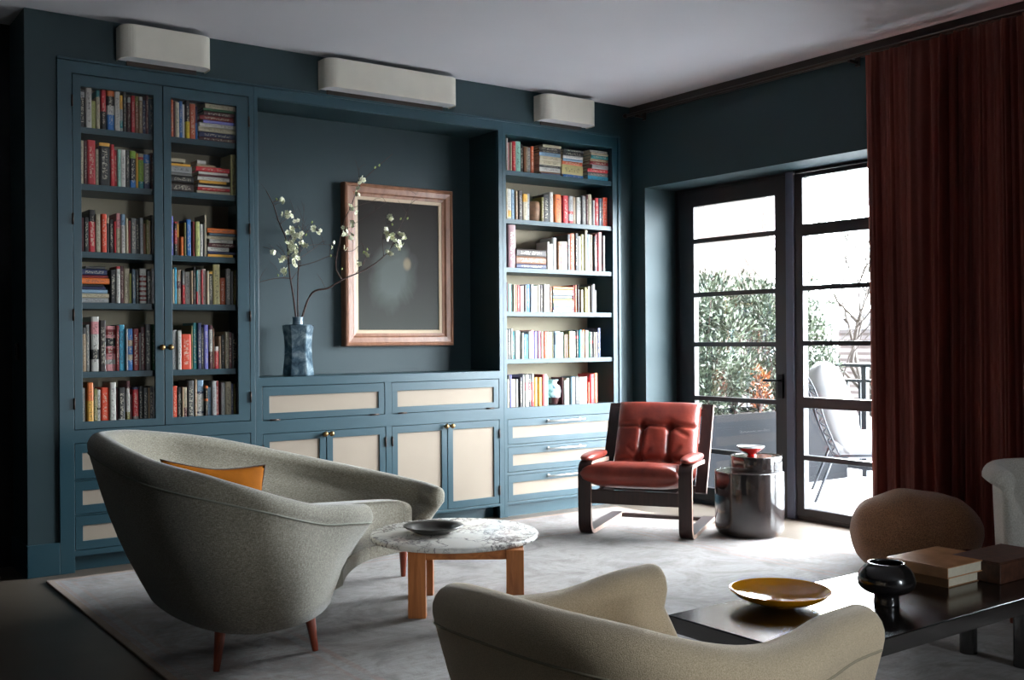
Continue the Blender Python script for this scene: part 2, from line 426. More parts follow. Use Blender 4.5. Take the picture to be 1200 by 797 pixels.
w3 = thing('fill_window', (-2.2, YB-.1, .6), 'unseen window added behind the camera as front fill', 'window'); w3['kind'] = 'structure'  # opening added to let in front fill; always out of view
hh = [(-2.53, -1.87, .7, 2.35)]
at(w3, 'window_frame', frame_holes(-2.6, -1.8, .6, 2.45, hh, YB-.13, YB-.07), 'black_frame')
for a, b, c, d in hh: at(w3, 'glass_pane', B((a, b, YB-.103, YB-.097, c, d)), 'glass')

# rug
rug = obj('rug', B((-2.0, 2.0, -2.83, 2.83, 0, .011)), 'rug', bevel=.004)
rug.location = (-2.33, -3.0, 0.0003)
tag(rug, 'large faded grey-pink woven rug under all the seating', 'rug')

# ================================================================== CURTAIN
def curtain():
    bm = bmesh.new(); ny, nz = 560, 26; y0, y1 = -2.285, -3.78; rows = []
    rnd = random.Random(3); ph = [rnd.uniform(0, 6.28) for _ in range(8)]
    for j in range(nz+1):
        v = j/nz; z = .015+v*(2.94-.015); row = []
        for i in range(ny+1):
            u = i/ny; s = u*13+.45*math.sin(u*11+ph[0])+.25*math.sin(u*23+ph[1])
            amp = .052*(.8+.35*math.sin(u*17+ph[2]))*(1-.15*v)
            a = s*PI*2+.5*math.sin(v*2.2+u*12+ph[3])
            w = math.sin(a)+.28*math.sin(2*a+ph[5]+v)+.12*math.sin(3.1*a+ph[6]-v*2)
            x = -.215+amp*w*.8+.010*math.sin(5.3*a+ph[4]+v*1.5)*(.4+.6*math.sin(u*9+ph[7])**2)
            pinch = .35*max(0, (v-.93)/.07)
            x = -.215+(x+.215)*(1-pinch)
            y = y0+(y1-y0)*u+.016*math.cos(a)*(0 if i in (0, ny) else 1)+(.03*(1-v)*(u-.5))
            row.append(bm.verts.new((x, y, z)))
        rows.append(row)
    for a, b in zip(rows, rows[1:]):
        for i in range(ny): bm.faces.new((a[i], a[i+1], b[i+1], b[i]))
    o = obj('curtain', bm, 'curtain', smooth=True)
    s = o.modifiers.new('Solidify', 'SOLIDIFY'); s.thickness = .004
    tag(o, 'rust red velvet curtain hanging floor length beside the terrace door', 'curtain')
curtain()
cr = thing('curtain_rod', (-.11, -2.0, 2.99), 'thin dark curtain rod along the top of the window wall', 'curtain rod')
at(cr, 'pole', T([(-.11, -.06, 2.985), (-.11, -4.2, 2.985)], .012, n=12), 'bronze', smooth=True)
for y in (-.06, -4.2): at(cr, 'finial', shift(lathe([(0, -.02), (.018, -.012), (.024, 0), (.018, .012), (0, .02)], 16), (-.11, y, 2.985)), 'bronze', smooth=True)
for y in (-.18, -2.1, -4.0): at(cr, 'bracket', B((-.118, -.022, y-.008, y+.008, 2.955, 2.97), (-.034, -.022, y-.015, y+.015, 2.94, 3.0)), 'bronze')

# ================================================================== BUILT-IN CABINETS
FD = .028   # depth of the face frame (front plane Y=-0.012)
def handle_bar(root, x, z, w, par):
    bm = bmesh.new(); tube(bm, [(x-w/2, -.045, z), (x+w/2, -.045, z)], .0065, n=10)
    for s in (-1, 1): tube(bm, [(x+s*w*.42, -.012, z), (x+s*w*.42, -.045, z)], .006, n=8); 
    for s in (-1, 1): tube(bm, [(x+s*w*.42, -.014, z), (x+s*w*.42, -.018, z)], .012, n=10)
    return at(root, 'handle', bm, 'nickel', parent=par, smooth=True)
def knob(root, x, z, par):
    bm = lathe([(0, 0), (.008, 0), (.007, .012), (.013, .018), (.017, .028), (.014, .037), (.006, .042), (0, .043)], 20)
    turn(bm, R_(90), 'X'); shift(bm, (x, -.012, z)); return at(root, 'knob', bm, 'brass', parent=par, smooth=True)
def hinge(root, x, z, par, horiz=False):
    bm = bmesh.new()
    if horiz: tube(bm, [(x-.032, -.016, z), (x+.032, -.016, z)], .0055, n=8)
    else: tube(bm, [(x, -.016, z-.032), (x, -.016, z+.032)], .0055, n=8)
    return at(root, 'hinge', bm, 'bronze', parent=par, smooth=True)
def front(root, name, x0, x1, z0, z1, mx=.048, mzt=.05, mzb=.05, label=None):
    g = .003
    o = at(root, name, frame_holes(x0+g, x1-g, z0+g, z1-g, [(x0+mx, x1-mx, z0+mzb, z1-mzt)], -.010, .010), 'teal', bevel=.0015)
    at(root, 'inset_panel', B((x0+mx-.004, x1-mx+.004, .0, .006, z0+mzb-.004, z1-mzt+.004)), 'panel', parent=o)
    return o

# --- left: glazed bookcase over three drawers
L = thing('glazed_bookcase', (-3.66, .2, 0), 'tall teal built-in bookcase with two glass doors above drawers', 'bookcase')
SHL = [2.468, 2.152, 1.775, 1.490, 1.105]
at(L, 'face_frame', frame_holes(-4.222, -3.098, 0, 2.82, [(-4.145, -3.13, .785, 2.752), (-4.145, -3.13, .511, .712), (-4.145, -3.13, .318, .504), (-4.145, -3.13, .120, .311), (-4.145, -3.13, -1, .088)], -.012, .016), 'teal', bevel=.002)
at(L, 'carcass', B((-4.22, -4.146, .016, .40, 0, 2.80), (-3.129, -3.101, .016, .40, 0, 2.80), (-4.146, -3.129, .016, .40, 2.752, 2.80), (-4.146, -3.129, .016, .40, .75, .80), (-4.146, -3.129, .06, .08, 0, .75), (-4.146, -3.129, .016, .39, .088, .105)), 'teal')
at(L, 'back_panel', B((-4.146, -3.129, .34, .352, .80, 2.752)), 'shelf_back')
for z in SHL: at(L, 'shelf', B((-4.145, -3.13, .028, .34, z-.035, z)), 'teal', bevel=.0015)
at(L, 'centre_stile', B((-3.664, -3.628, .018, .027, .80, 2.752)), 'teal')
for n, (x0, x1, ga, gb, kx, hx) in enumerate([(-4.145, -3.648, -4.098, -3.700, -3.668, -4.145), (-3.648, -3.13, -3.600, -3.205, -3.620, -3.130)]):
    o = at(L, 'door', frame_holes(x0+.003, x1-.002, .788, 2.749, [(ga, gb, .829, 2.686)], -.010, .012), 'teal', bevel=.0015)
    at(L, 'glass_pane', B((ga-.003, gb+.003, .0, .003, .826, 2.689)), 'glass', parent=o)
    knob(L, kx, 1.237, o)
    for z in (2.60, 1.95, 1.42, .93): hinge(L, hx, z, o)
for z0, z1 in ((.511, .712), (.318, .504), (.120, .311)): front(L, 'drawer', -4.145, -3.13, z0, z1, .043, .055, .05)

# --- centre: picture niche over flaps and cupboards
Cn = thing('niche_cabinet', (-2.17, .2, 0), 'teal built-in cabinet with open picture niche, two flap fronts and four cupboard doors', 'cabinet')
at(Cn, 'face_frame', frame_holes(-3.098, -1.245, 0, 2.82, [(-3.072, -1.280, 1.045, 2.755), (-3.055, -2.206, .781, .990), (-2.156, -1.286, .781, .990), (-3.055, -2.200, .104, .700), (-2.156, -1.286, .104, .700), (-3.055, -1.286, -1, .085)], -.012, .016), 'teal', bevel=.002)
at(Cn, 'ledge', B((-3.072, -1.280, .016, .36, 1.012, 1.045)), 'teal', bevel=.002)
at(Cn, 'niche_lining', B((-3.100, -3.072, .016, .40, 1.0, 2.80), (-1.280, -1.246, .016, .40, 1.0, 2.80), (-3.072, -1.280, .016, .40, 2.755, 2.80), (-3.072, -1.280, .36, .38, 1.045, 2.755)), 'teal_wall')
at(Cn, 'plinth', B((-3.055, -1.286, .075, .095, 0, .09), (-3.098, -1.246, .016, .39, .088, .1)), 'teal')
for x0, x1 in ((-3.055, -2.206), (-2.156, -1.286)):
    o = front(Cn, 'flap_front', x0, x1, .781, .990, .046, .058, .044)
    for hx in (x0+.08, x1-.08): hinge(Cn, hx, .783, o, True)
for x0, x1, hx, kx in ((-3.055, -2.628, -3.052, -2.647), (-2.628, -2.200, -2.203, -2.604), (-2.156, -1.721, -2.153, -1.744), (-1.721, -1.286, -1.289, -1.696)):
    o = front(Cn, 'door', x0, x1, .104, .700, .046, .05, .052)
    knob(Cn, kx, .678, o)
    for z in (.60, .20): hinge(Cn, hx, z, o)

# --- right: open bookcase over three drawers
Rr = thing('open_bookcase', (-.69, .2, 0), 'teal built-in open bookcase with six book shelves above three drawers', 'bookcase')
SHR = [2.480, 2.133, 1.784, 1.468, 1.127]
at(Rr, 'face_frame', frame_holes(-1.245, -.133, 0, 2.82, [(-1.215, -.208, .778, 2.735), (-1.215, -.208, .514, .697), (-1.215, -.208, .316, .496), (-1.215, -.208, .105, .296), (-1.215, -.208, -1, .085)], -.012, .012), 'teal', bevel=.002)
at(Rr, 'carcass', B((-1.245, -1.216, .012, .40, 0, 2.80), (-.207, -.135, .012, .40, 0, 2.80), (-1.216, -.207, .012, .40, 2.735, 2.80), (-1.216, -.207, .012, .39, .745, .778), (-1.216, -.207, .012, .03, .0, .085), (-1.216, -.207, .012, .39, .086, .1)), 'teal')
at(Rr, 'back_panel', B((-1.216, -.207, .30, .312, .778, 2.735)), 'shelf_back')
for z in SHR: at(Rr, 'shelf', B((-1.2155, -.2075, .0, .30, z-.034, z)), 'teal', bevel=.0015)
for z0, z1 in ((.514, .697), (.316, .496), (.105, .296)):
    o = front(Rr, 'drawer', -1.215, -.208, z0, z1, .047, .055, .046)
    handle_bar(Rr, -.70, z1-.028, .36, o)
at(Rr, 'outer_trim', B((-.158, -.133, -.022, -.012, 0, 2.82)), 'teal', bevel=.002)
struct(obj('trim_4', B((-4.222, -.133, -.020, -.0005, 2.8205, 2.833)), 'teal', bevel=.002))

# ================================================================== BOOKS
PAL = dict(white=(226, 222, 212), cream=(214, 200, 168), lgrey=(186, 186, 184), grey=(134, 132, 128), dgrey=(72, 70, 68), black=(34, 30, 30),
  navy=(40, 50, 92), blue=(40, 112, 182), lblue=(146, 180, 206), cyan=(64, 170, 204), teal=(34, 130, 134), mint=(160, 218, 198), green=(52, 110, 72),
  lime=(140, 178, 48), palegreen=(196, 200, 120), olive=(118, 112, 52), yellow=(228, 202, 40), gold=(222, 164, 60), orange=(226, 116, 48), dorange=(186, 86, 46),
  vermilion=(222, 70, 34), red=(190, 34, 42), dred=(132, 34, 34), maroon=(96, 40, 44), pink=(224, 150, 150), hotpink=(206, 84, 134), brown=(128, 82, 50),
  dbrown=(58, 44, 38), tan=(176, 148, 116), lavender=(128, 126, 208), khaki=(180, 168, 110), slate=(84, 106, 122), mauve=(150, 106, 112))
NAMES = dict(lgrey='light grey', dgrey='dark grey', lblue='pale blue', mint='mint green', palegreen='pale green', dorange='rust', dred='dark red', hotpink='bright pink', dbrown='dark brown', mauve='dusty mauve', lime='lime green')
def t_book(k):
    c = srgb(*[q*(.97 if max(PAL[k])-min(PAL[k]) > 60 else .87) for q in PAL[k]]); lum = .3*c[0]+.59*c[1]+.11*c[2]
    t = NT('book_cover_'+k); v = t.coord('Generated'); sep = t.new('ShaderNodeSeparateXYZ'); t.link(v, sep.inputs[0])
    oi = t.new('ShaderNodeObjectInfo'); off = t.math('MULTIPLY', oi.outputs['Random'], 50)
    cmb = t.new('ShaderNodeCombineXYZ'); t.link(t.math('ADD', t.math('MULTIPLY', sep.outputs[2], 26), off), cmb.inputs[0]); t.link(t.math('MULTIPLY', sep.outputs[0], 3), cmb.inputs[1]); t.link(off, cmb.inputs[2])
    n = t.noise(cmb.outputs[0], 1.3, 2, .6)
    ctr = t.math('LESS_THAN', t.math('ABSOLUTE', t.math('SUBTRACT', sep.outputs[0], .5)), .24)
    lo = t.math('GREATER_THAN', sep.outputs[2], .14); hi = t.math('LESS_THAN', sep.outputs[2], .86)
    mk = t.math('MULTIPLY', t.math('MULTIPLY', ctr, t.math('MULTIPLY', lo, hi)), t.math('GREATER_THAN', n, .53))
    mk = t.math('MULTIPLY', mk, t.math('LESS_THAN', sep.outputs[1], .04)); mk = t.math('MULTIPLY', mk, .62)
    ink = srgb(60, 50, 50) if lum > .25 else srgb(214, 204, 180)
    hv = t.new('ShaderNodeHueSaturation'); hv.inputs['Color'].default_value = c
    t.link(t.math('ADD', .9, t.math('MULTIPLY', oi.outputs['Random'], .2)), hv.inputs['Value'])
    t.col(t.mix(mk, hv.outputs['Color'], ink)); t.set(Roughness=.45); return t.m
BM = {k: t_book(k) for k in PAL}
M['pages'] = simple('book_pages', srgb(214, 204, 182), .9, var=.06, scale=40)
def book_bm(w, h, d, bands, bm=None, ofs=(0, 0, 0), mats=None, col=None, flat=False):
    """book standing at origin: spine at y=0 facing -Y, width w centred on x, height h; covers as a U, page block inside"""
    bm = bm or bmesh.new(); o = Vector(ofs); ct = min(.003, w*.18)
    def P(x, y, z): return Vector((z-0, y, x))+o if flat else Vector((x, y, z))+o
    cuts = [(0, h, col)]
    if bands:
        e = sorted({0, 1, *[b[0] for b in bands], *[b[1] for b in bands]}); cuts = []
        for a, b in zip(e, e[1:]):
            m = (a+b)/2; c = next((q[2] for q in bands if q[0] < m < q[1]), col); cuts.append(((1-b)*h, (1-a)*h, c))
    r = min(.004, w*.25); x = w/2
    outer = [(-x, d), (-x, r), (-x*.6, .0006), (0, 0), (x*.6, .0006), (x, r), (x, d)]
    inner = [(-x+ct, d), (-x+ct, r+ct), (x-ct, r+ct), (x-ct, d)]
    loop = outer+inner[::-1]; n = len(loop)
    for z0, z1, c in cuts:
        mi = mats.index(c)
        lo = [bm.verts.new(P(a, b, z0)) for a, b in loop]; hi = [bm.verts.new(P(a, b, z1)) for a, b in loop]
        for k in range(n):
            f = bm.faces.new((lo[k], lo[(k+1) % n], hi[(k+1) % n], hi[k])); f.material_index = mi
        if z0 == 0: f = bm.faces.new(lo[::-1]); f.material_index = mi
        if abs(z1-h) < 1e-6: f = bm.faces.new(hi); f.material_index = mi
    a0, a1 = -x+ct, x-ct; vs = [bm.verts.new(P(a, b, c)) for a in (a0, a1) for b in (r+ct, d-.004) for c in (.003, h-.003)]
    for q in ((0, 1, 3, 2), (4, 6, 7, 5), (0, 4, 5, 1), (2, 3, 7, 6), (0, 2, 6, 4), (1, 5, 7, 3)):
        f = bm.faces.new([vs[i] for i in q]); f.material_index = 0
    return bm
ORD = 'first second third fourth fifth sixth seventh eighth ninth tenth eleventh twelfth thirteenth fourteenth fifteenth sixteenth seventeenth eighteenth nineteenth twentieth'.split()
ORD += ['twenty-'+q for q in ORD[:9]]+['thirtieth']+['thirty-'+q for q in ORD[:9]]+['fortieth']+['forty-'+q for q in ORD[:9]]
SHN = {'1': 'top shelf', '2': 'second shelf', '3': 'third shelf', '4': 'fourth shelf', '5': 'fifth shelf', '6': 'bottom shelf'}
UN = {'L': 'behind left glass door', 'M': 'behind right glass door', 'N': 'of open bookcase'}
TAB = [
('L1',2.468,[(-4.0912,-4.064,0.2089,'black',[(0.05, 0.2, 'lgrey')]),(-4.057,-4.0265,0.2334,'white'),(-4.0256,-4.0041,0.157,'palegreen'),(-4.0022,-3.983,0.2168,'cream',[(0, 0.17, 'teal')]),(-3.9741,-3.9497,0.2286,'black',[(0, 0.55, 'red')]),(-3.9419,-3.9041,0.2337,'blue',[(0, 0.17, 'orange'), (0.17, 0.4, 'black'), (0.4, 0.62, 'white')]),(-3.9014,-3.8747,0.2262,'white'),(-3.8741,-3.8572,0.2055,'lgrey',[(0, 0.38, 'gold'), (0.7, 0.9, 'teal')]),(-3.8519,-3.8384,0.2327,'dgrey'),(-3.8291,-3.8124,0.2012,'maroon',[(0, 0.15, 'white')]),(-3.8108,-3.7908,0.2117,'red'),(-3.7896,-3.7696,0.2104,'brown',[(0, 0.25, 'olive')]),(-3.7684,-3.7475,0.209,'tan',[(0, 0.1, 'white')]),(-3.7456,-3.7274,0.1956,'navy'),(-3.7263,-3.7117,0.2289,'maroon'),(-3.7111,-3.6834,0.2062,'slate')]),
('L2',2.152,[(-4.0905,-4.0705,0.2444,'cream'),(-4.0678,-4.0515,0.2468,'maroon'),(-4.05,-4.008,0.2507,'red'),(-4.0072,-3.9907,0.2032,'cream'),(-3.9889,-3.9316,0.2411,'black',[(0, 0.08, 'gold')]),(-3.9278,-3.9083,0.2354,'red'),(-3.9077,-3.892,0.2072,'red'),(-3.8908,-3.8739,0.2109,'mint'),(-3.8731,-3.8455,0.2127,'white'),(-3.8435,-3.8225,0.2116,'dgrey'),(-3.821,-3.789,0.2097,'black',[(0, 0.2, 'lime'), (0.8, 1, 'blue')]),(-3.7879,-3.7731,0.2008,'gold'),(-3.7723,-3.7433,0.2003,'lime',[(0, 0.1, 'cream'), (0.1, 0.18, 'red'), (0.8, 1, 'teal')]),(-3.7425,-3.7032,0.1991,'grey',[(0, 0.25, 'blue'), (0.8, 1, 'navy')]),(-3.7011,-3.6856,0.2113,'maroon')]),
('L3',1.775,[(-4.0848,-4.0727,0.1901,'maroon'),(-4.0708,-4.048,0.193,'black'),(-4.0458,-4.0114,0.2364,'red',[(0, 0.28, 'black')]),(-4.0097,-3.9847,0.2128,'cream'),(-3.9789,-3.9519,0.2168,'vermilion'),(-3.9481,-3.9353,0.1966,'dgrey',[(0, 0.15, 'cream')]),(-3.9327,-3.9104,0.1895,'black'),(-3.9086,-3.8972,0.1789,'red'),(-3.8961,-3.8737,0.2261,'cream',[(0, 0.38, 'pink')]),(-3.8718,-3.8501,0.2216,'white',[(0, 0.28, 'lblue')]),(-3.8463,-3.8324,0.1989,'cream'),(-3.8317,-3.8198,0.1876,'dred'),(-3.8185,-3.7893,0.2026,'grey'),(-3.7878,-3.7685,0.1984,'black'),(-3.7665,-3.7483,0.2079,'lgrey'),(-3.7453,-3.7324,0.1764,'brown'),(-3.7315,-3.7161,0.1978,'olive'),(-3.7153,-3.7019,0.1946,'tan'),(-3.7004,-3.6894,0.2285,'dgrey')]),
('L4',1.49,[('h',-4.067,-3.9617,1.6788,1.6941,'dgrey'),('h',-4.086,-3.9521,1.6452,1.6784,'navy'),('h',-4.0863,-3.9426,1.6287,1.6448,'dred'),('h',-4.0864,-3.9369,1.596,1.6283,'orange'),('h',-4.0866,-3.9681,1.5804,1.5956,'black'),('h',-4.0866,-3.9605,1.5634,1.58,'navy'),('h',-4.0868,-3.949,1.5423,1.563,'lblue'),('h',-4.0869,-3.9394,1.5177,1.5419,'cream'),('h',-4.087,-3.9407,1.49,1.5173,'lgrey'),(-3.9335,-3.9034,0.187,'black'),(-3.9021,-3.8798,0.2082,'white',[(0, 0.07, 'red')]),(-3.8778,-3.86,0.2111,'maroon'),(-3.855,-3.8241,0.1977,'cream'),(-3.8235,-3.8155,0.1703,'palegreen'),(-3.8138,-3.7946,0.195,'slate'),(-3.7927,-3.7738,0.1876,'black'),(-3.7705,-3.7343,0.2006,'white',[(0.2, 0.26, 'dred'), (0.34, 0.4, 'dred'), (0.48, 0.54, 'dred'), (0.62, 0.68, 'dred'), (0.76, 0.82, 'dred'), (0.88, 0.93, 'dred')]),(-3.7323,-3.708,0.1875,'black'),(-3.7059,-3.6855,0.2028,'lgrey')]),
('L5',1.105,[(-4.0883,-4.0686,0.2458,'tan',[(0, 0.15, 'dgrey')]),(-4.0668,-4.0484,0.2615,'grey'),(-4.0373,-3.9963,0.3066,'white',[(0.09, 0.32, 'pink'), (0.6, 0.78, 'black')]),(-3.9942,-3.9603,0.2865,'dbrown'),(-3.9587,-3.906,0.255,'pink',[(0.08, 0.2, 'dred'), (0.27, 0.45, 'black'), (0.5, 0.62, 'dred'), (0.75, 0.85, 'white')]),(-3.9047,-3.8883,0.2573,'dred'),(-3.8869,-3.8562,0.2619,'cyan'),(-3.8502,-3.8394,0.2391,'lgrey'),(-3.8385,-3.8112,0.2391,'blue',[(0.27, 0.42, 'tan'), (0.62, 0.75, 'cream')]),(-3.8103,-3.7782,0.2391,'dred'),(-3.7775,-3.7661,0.216,'grey'),(-3.765,-3.74,0.2484,'maroon'),(-3.7385,-3.7064,0.2669,'dgrey'),(-3.7041,-3.6848,0.2647,'green')]),
('L6',0.8,[(-4.0887,-4.0709,0.2133,'white'),(-4.062,-4.0304,0.2422,'gold',[(0, 0.42, 'orange')]),(-4.0291,-4.0088,0.2073,'olive'),(-4.0077,-3.9885,0.2006,'white',[(0.5, 0.56, 'black')]),(-3.9869,-3.9451,0.2119,'vermilion'),(-3.9403,-3.9079,0.2406,'white'),(-3.9054,-3.8937,0.2032,'maroon'),(-3.8924,-3.8582,0.2088,'black',[(0.85, 1, 'white')]),(-3.8508,-3.8302,0.244,'white',[(0, 0.17, 'maroon'), (0.72, 1, 'olive')]),(-3.8296,-3.8156,0.1661,'maroon'),(-3.8133,-3.7814,0.2083,'red',[(0, 0.06, 'navy'), (0.8, 1, 'grey')]),(-3.7793,-3.7572,0.2133,'black'),(-3.7561,-3.729,0.2044,'dgrey'),(-3.7278,-3.7197,0.2035,'tan'),(-3.718,-3.6924,0.2093,'black')]),
('M1',2.468,[(-3.5844,-3.5703,0.2191,'dorange'),(-3.5691,-3.5578,0.2086,'maroon'),(-3.557,-3.5344,0.2059,'cream'),(-3.5335,-3.5149,0.2173,'blue'),(-3.5134,-3.499,0.201,'white'),(-3.4934,-3.4721,0.2245,'black',[(0.55, 1, 'yellow')]),(-3.471,-3.4382,0.2084,'dorange'),(-3.4353,-3.4233,0.1981,'navy',[(0.5, 1, 'blue')]),('h',-3.38,-3.1885,2.6632,2.6908,'cream'),('h',-3.391,-3.1887,2.6483,2.6628,'green'),('h',-3.3847,-3.1955,2.6204,2.6479,'maroon'),('h',-3.4107,-3.1979,2.5925,2.62,'dred'),('h',-3.3915,-3.1981,2.5739,2.5921,'lavender'),('h',-3.4154,-3.1871,2.5507,2.5735,'white'),('h',-3.419,-3.185,2.5228,2.5503,'cream'),('h',-3.4136,-3.1852,2.4903,2.5224,'navy'),('h',-3.4202,-3.1854,2.468,2.4899,'maroon')]),
('M2',2.15,[('h',-3.5852,-3.4979,2.325,2.3481,'cream'),('h',-3.5854,-3.5107,2.3168,2.3246,'black'),('h',-3.5854,-3.4684,2.3018,2.3164,'gold'),('h',-3.5855,-3.4621,2.2633,2.3014,'lgrey'),('h',-3.5858,-3.4646,2.2454,2.2629,'grey'),('h',-3.5859,-3.4519,2.2056,2.245,'black'),('h',-3.5862,-3.4479,2.15,2.2052,'dbrown'),('h',-3.4299,-3.3773,2.3239,2.3482,'white'),('h',-3.43,-3.3174,2.3097,2.3235,'tan'),('h',-3.4387,-3.2315,2.2835,2.3093,'red'),('h',-3.4196,-3.2405,2.2669,2.2831,'white'),('h',-3.4176,-3.2296,2.2526,2.2665,'maroon'),('h',-3.4284,-3.2319,2.2303,2.2522,'white'),('h',-3.42,-3.252,2.2137,2.2299,'gold'),('h',-3.4222,-3.2322,2.2013,2.2133,'black'),('h',-3.4266,-3.23,2.189,2.2009,'white'),('h',-3.4288,-3.2301,2.1699,2.1886,'red'),('h',-3.4311,-3.228,2.15,2.1695,'cream'),(-3.2207,-3.1876,0.2507,'khaki')]),
('M3',1.772,[(-3.5877,-3.5718,0.2312,'lavender'),(-3.5687,-3.5524,0.2011,'black',[(0, 0.05, 'red'), (0.25, 0.65, 'red')]),(-3.5511,-3.5377,0.2021,'brown',[(0.07, 0.45, 'gold')]),(-3.5316,-3.514,0.1133,'orange'),(-3.5125,-3.5015,0.1982,'olive'),(-3.4963,-3.4708,0.218,'blue'),(-3.4603,-3.4462,0.2076,'dred'),(-3.4445,-3.4196,0.2085,'palegreen'),(-3.4189,-3.4,0.1953,'white'),(-3.3982,-3.3895,0.2049,'black'),(-3.387,-3.3754,0.2523,'cream'),('h',-3.3725,-3.1896,1.9188,1.9462,'orange'),('h',-3.3596,-3.1898,1.9016,1.9184,'slate'),('h',-3.3728,-3.1899,1.8823,1.9012,'cream'),('h',-3.3556,-3.2102,1.8595,1.8819,'white'),('h',-3.3644,-3.1924,1.8342,1.8591,'maroon'),('h',-3.3689,-3.2372,1.8089,1.8338,'white'),('h',-3.3648,-3.1928,1.7912,1.8085,'navy'),('h',-3.3714,-3.2153,1.772,1.7908,'gold')]),
('M4',1.489,[(-3.5832,-3.5732,0.2037,'cream'),(-3.5715,-3.5594,0.2125,'cyan'),(-3.5523,-3.528,0.2006,'tan',[(0.33, 0.55, 'maroon')]),(-3.5217,-3.5061,0.1995,'grey',[(0.43, 1, 'red')]),(-3.5019,-3.4739,0.1917,'white'),(-3.473,-3.4624,0.199,'tan'),(-3.4558,-3.4409,0.2206,'black'),(-3.4389,-3.4312,0.2001,'teal',[(0.62, 1, 'red')]),(-3.4303,-3.4097,0.2067,'white'),(-3.4088,-3.4011,0.2053,'red'),(-3.4002,-3.3786,0.212,'white'),(-3.3778,-3.3635,0.2,'cream'),(-3.3614,-3.3405,0.1962,'black',[(0, 0.06, 'gold')]),(-3.3358,-3.2933,0.2418,'khaki'),(-3.2917,-3.2608,0.1621,'dorange'),(-3.256,-3.2271,0.2168,'grey'),(-3.225,-3.2116,0.2028,'dgrey'),(-3.2071,-3.1914,0.212,'olive')]),
('M5',1.102,[(-3.5827,-3.5576,0.2345,'lgrey'),(-3.5532,-3.5311,0.2301,'white'),(-3.5299,-3.4711,0.2102,'vermilion'),(-3.469,-3.4609,0.2611,'olive'),(-3.4594,-3.4356,0.2767,'teal'),(-3.4347,-3.412,0.2767,'navy'),(-3.41,-3.3959,0.2501,'black'),(-3.3917,-3.3657,0.2657,'lavender'),(-3.363,-3.3428,0.2635,'maroon',[(0.1, 0.6, 'white')]),(-3.3402,-3.331,0.2434,'brown'),(-3.3309,-3.3069,0.1355,'red',[(0, 0.2, 'white')]),(-3.3041,-3.2888,0.1983,'tan'),(-3.2865,-3.2702,0.205,'dgrey'),(-3.2677,-3.2444,0.2231,'cream'),(-3.2421,-3.2234,0.2208,'maroon'),(-3.2211,-3.1834,0.2139,'dgrey')]),
('M6',0.8,[(-3.5831,-3.556,0.2087,'vermilion'),(-3.5539,-3.5309,0.1994,'black'),(-3.5296,-3.5182,0.2007,'tan'),(-3.5174,-3.4984,0.1983,'cream',[(0.6, 1, 'maroon')]),(-3.4968,-3.4564,0.2375,'dgrey'),(-3.4543,-3.4393,0.2426,'tan'),(-3.4385,-3.3985,0.2379,'white',[(0, 0.28, 'lblue'), (0.28, 0.34, 'navy'), (0.78, 0.83, 'navy')]),(-3.3923,-3.3758,0.2048,'black',[(0, 0.08, 'orange'), (0.38, 0.45, 'orange')]),(-3.3742,-3.3534,0.1936,'lblue'),(-3.3518,-3.3247,0.2312,'lgrey'),(-3.3234,-3.3072,0.2304,'dred'),(-3.2919,-3.2677,0.2187,'lgrey'),(-3.2654,-3.2321,0.2244,'cream'),(-3.23,-3.2153,0.2104,'navy'),(-3.2131,-3.1965,0.2099,'olive')]),
('N1',2.48,[(-1.1767,-1.1614,0.2369,'white'),(-1.1591,-1.1446,0.2077,'pink'),(-1.1429,-1.1309,0.2094,'cream'),(-1.1292,-1.1009,0.2156,'red'),(-1.0966,-1.0535,0.2211,'mint'),(-1.0493,-1.0259,0.2052,'black'),(-1.0235,-1.0087,0.1869,'brown'),(-1.0078,-0.9912,0.1885,'tan'),(-0.9886,-0.9562,0.1904,'grey'),(-0.9535,-0.9271,0.201,'dorange'),('h',-0.8471,-0.6753,2.6883,2.7077,'cream'),('h',-0.8829,-0.6782,2.6651,2.6879,'dgrey'),('h',-0.8786,-0.6802,2.6486,2.6647,'black'),('h',-0.877,-0.6804,2.6205,2.6482,'lblue'),('h',-0.879,-0.6806,2.5891,2.6201,'cream'),('h',-0.8792,-0.679,2.5561,2.5887,'cream'),('h',-0.8751,-0.6811,2.5395,2.5557,'dgrey'),('h',-0.8752,-0.6794,2.5065,2.5391,'white'),('h',-0.871,-0.6815,2.4965,2.5061,'brown'),('h',-0.8667,-0.6798,2.48,2.4961,'navy'),('h',-0.648,-0.4587,2.6763,2.6938,'dgrey'),('h',-0.6574,-0.4617,2.6437,2.6759,'black'),('h',-0.6604,-0.4667,2.6241,2.6433,'white'),('h',-0.6551,-0.4669,2.6038,2.6237,'lblue'),('h',-0.6608,-0.467,2.5777,2.6034,'dorange'),('h',-0.6647,-0.4616,2.5044,2.5773,'khaki'),('h',-0.6542,-0.4603,2.48,2.504,'blue'),('h',-0.3903,-0.215,2.6933,2.7124,'white'),('h',-0.3857,-0.215,2.6728,2.6929,'cream'),('h',-0.3859,-0.215,2.6461,2.6724,'teal'),('h',-0.3956,-0.215,2.6257,2.6457,'tan'),('h',-0.3958,-0.215,2.6008,2.6253,'dred'),('h',-0.3769,-0.215,2.5696,2.6004,'lgrey'),('h',-0.4201,-0.215,2.543,2.5692,'red'),('h',-0.4155,-0.215,2.5137,2.5426,'grey'),('h',-0.4158,-0.215,2.48,2.5133,'cyan')]),
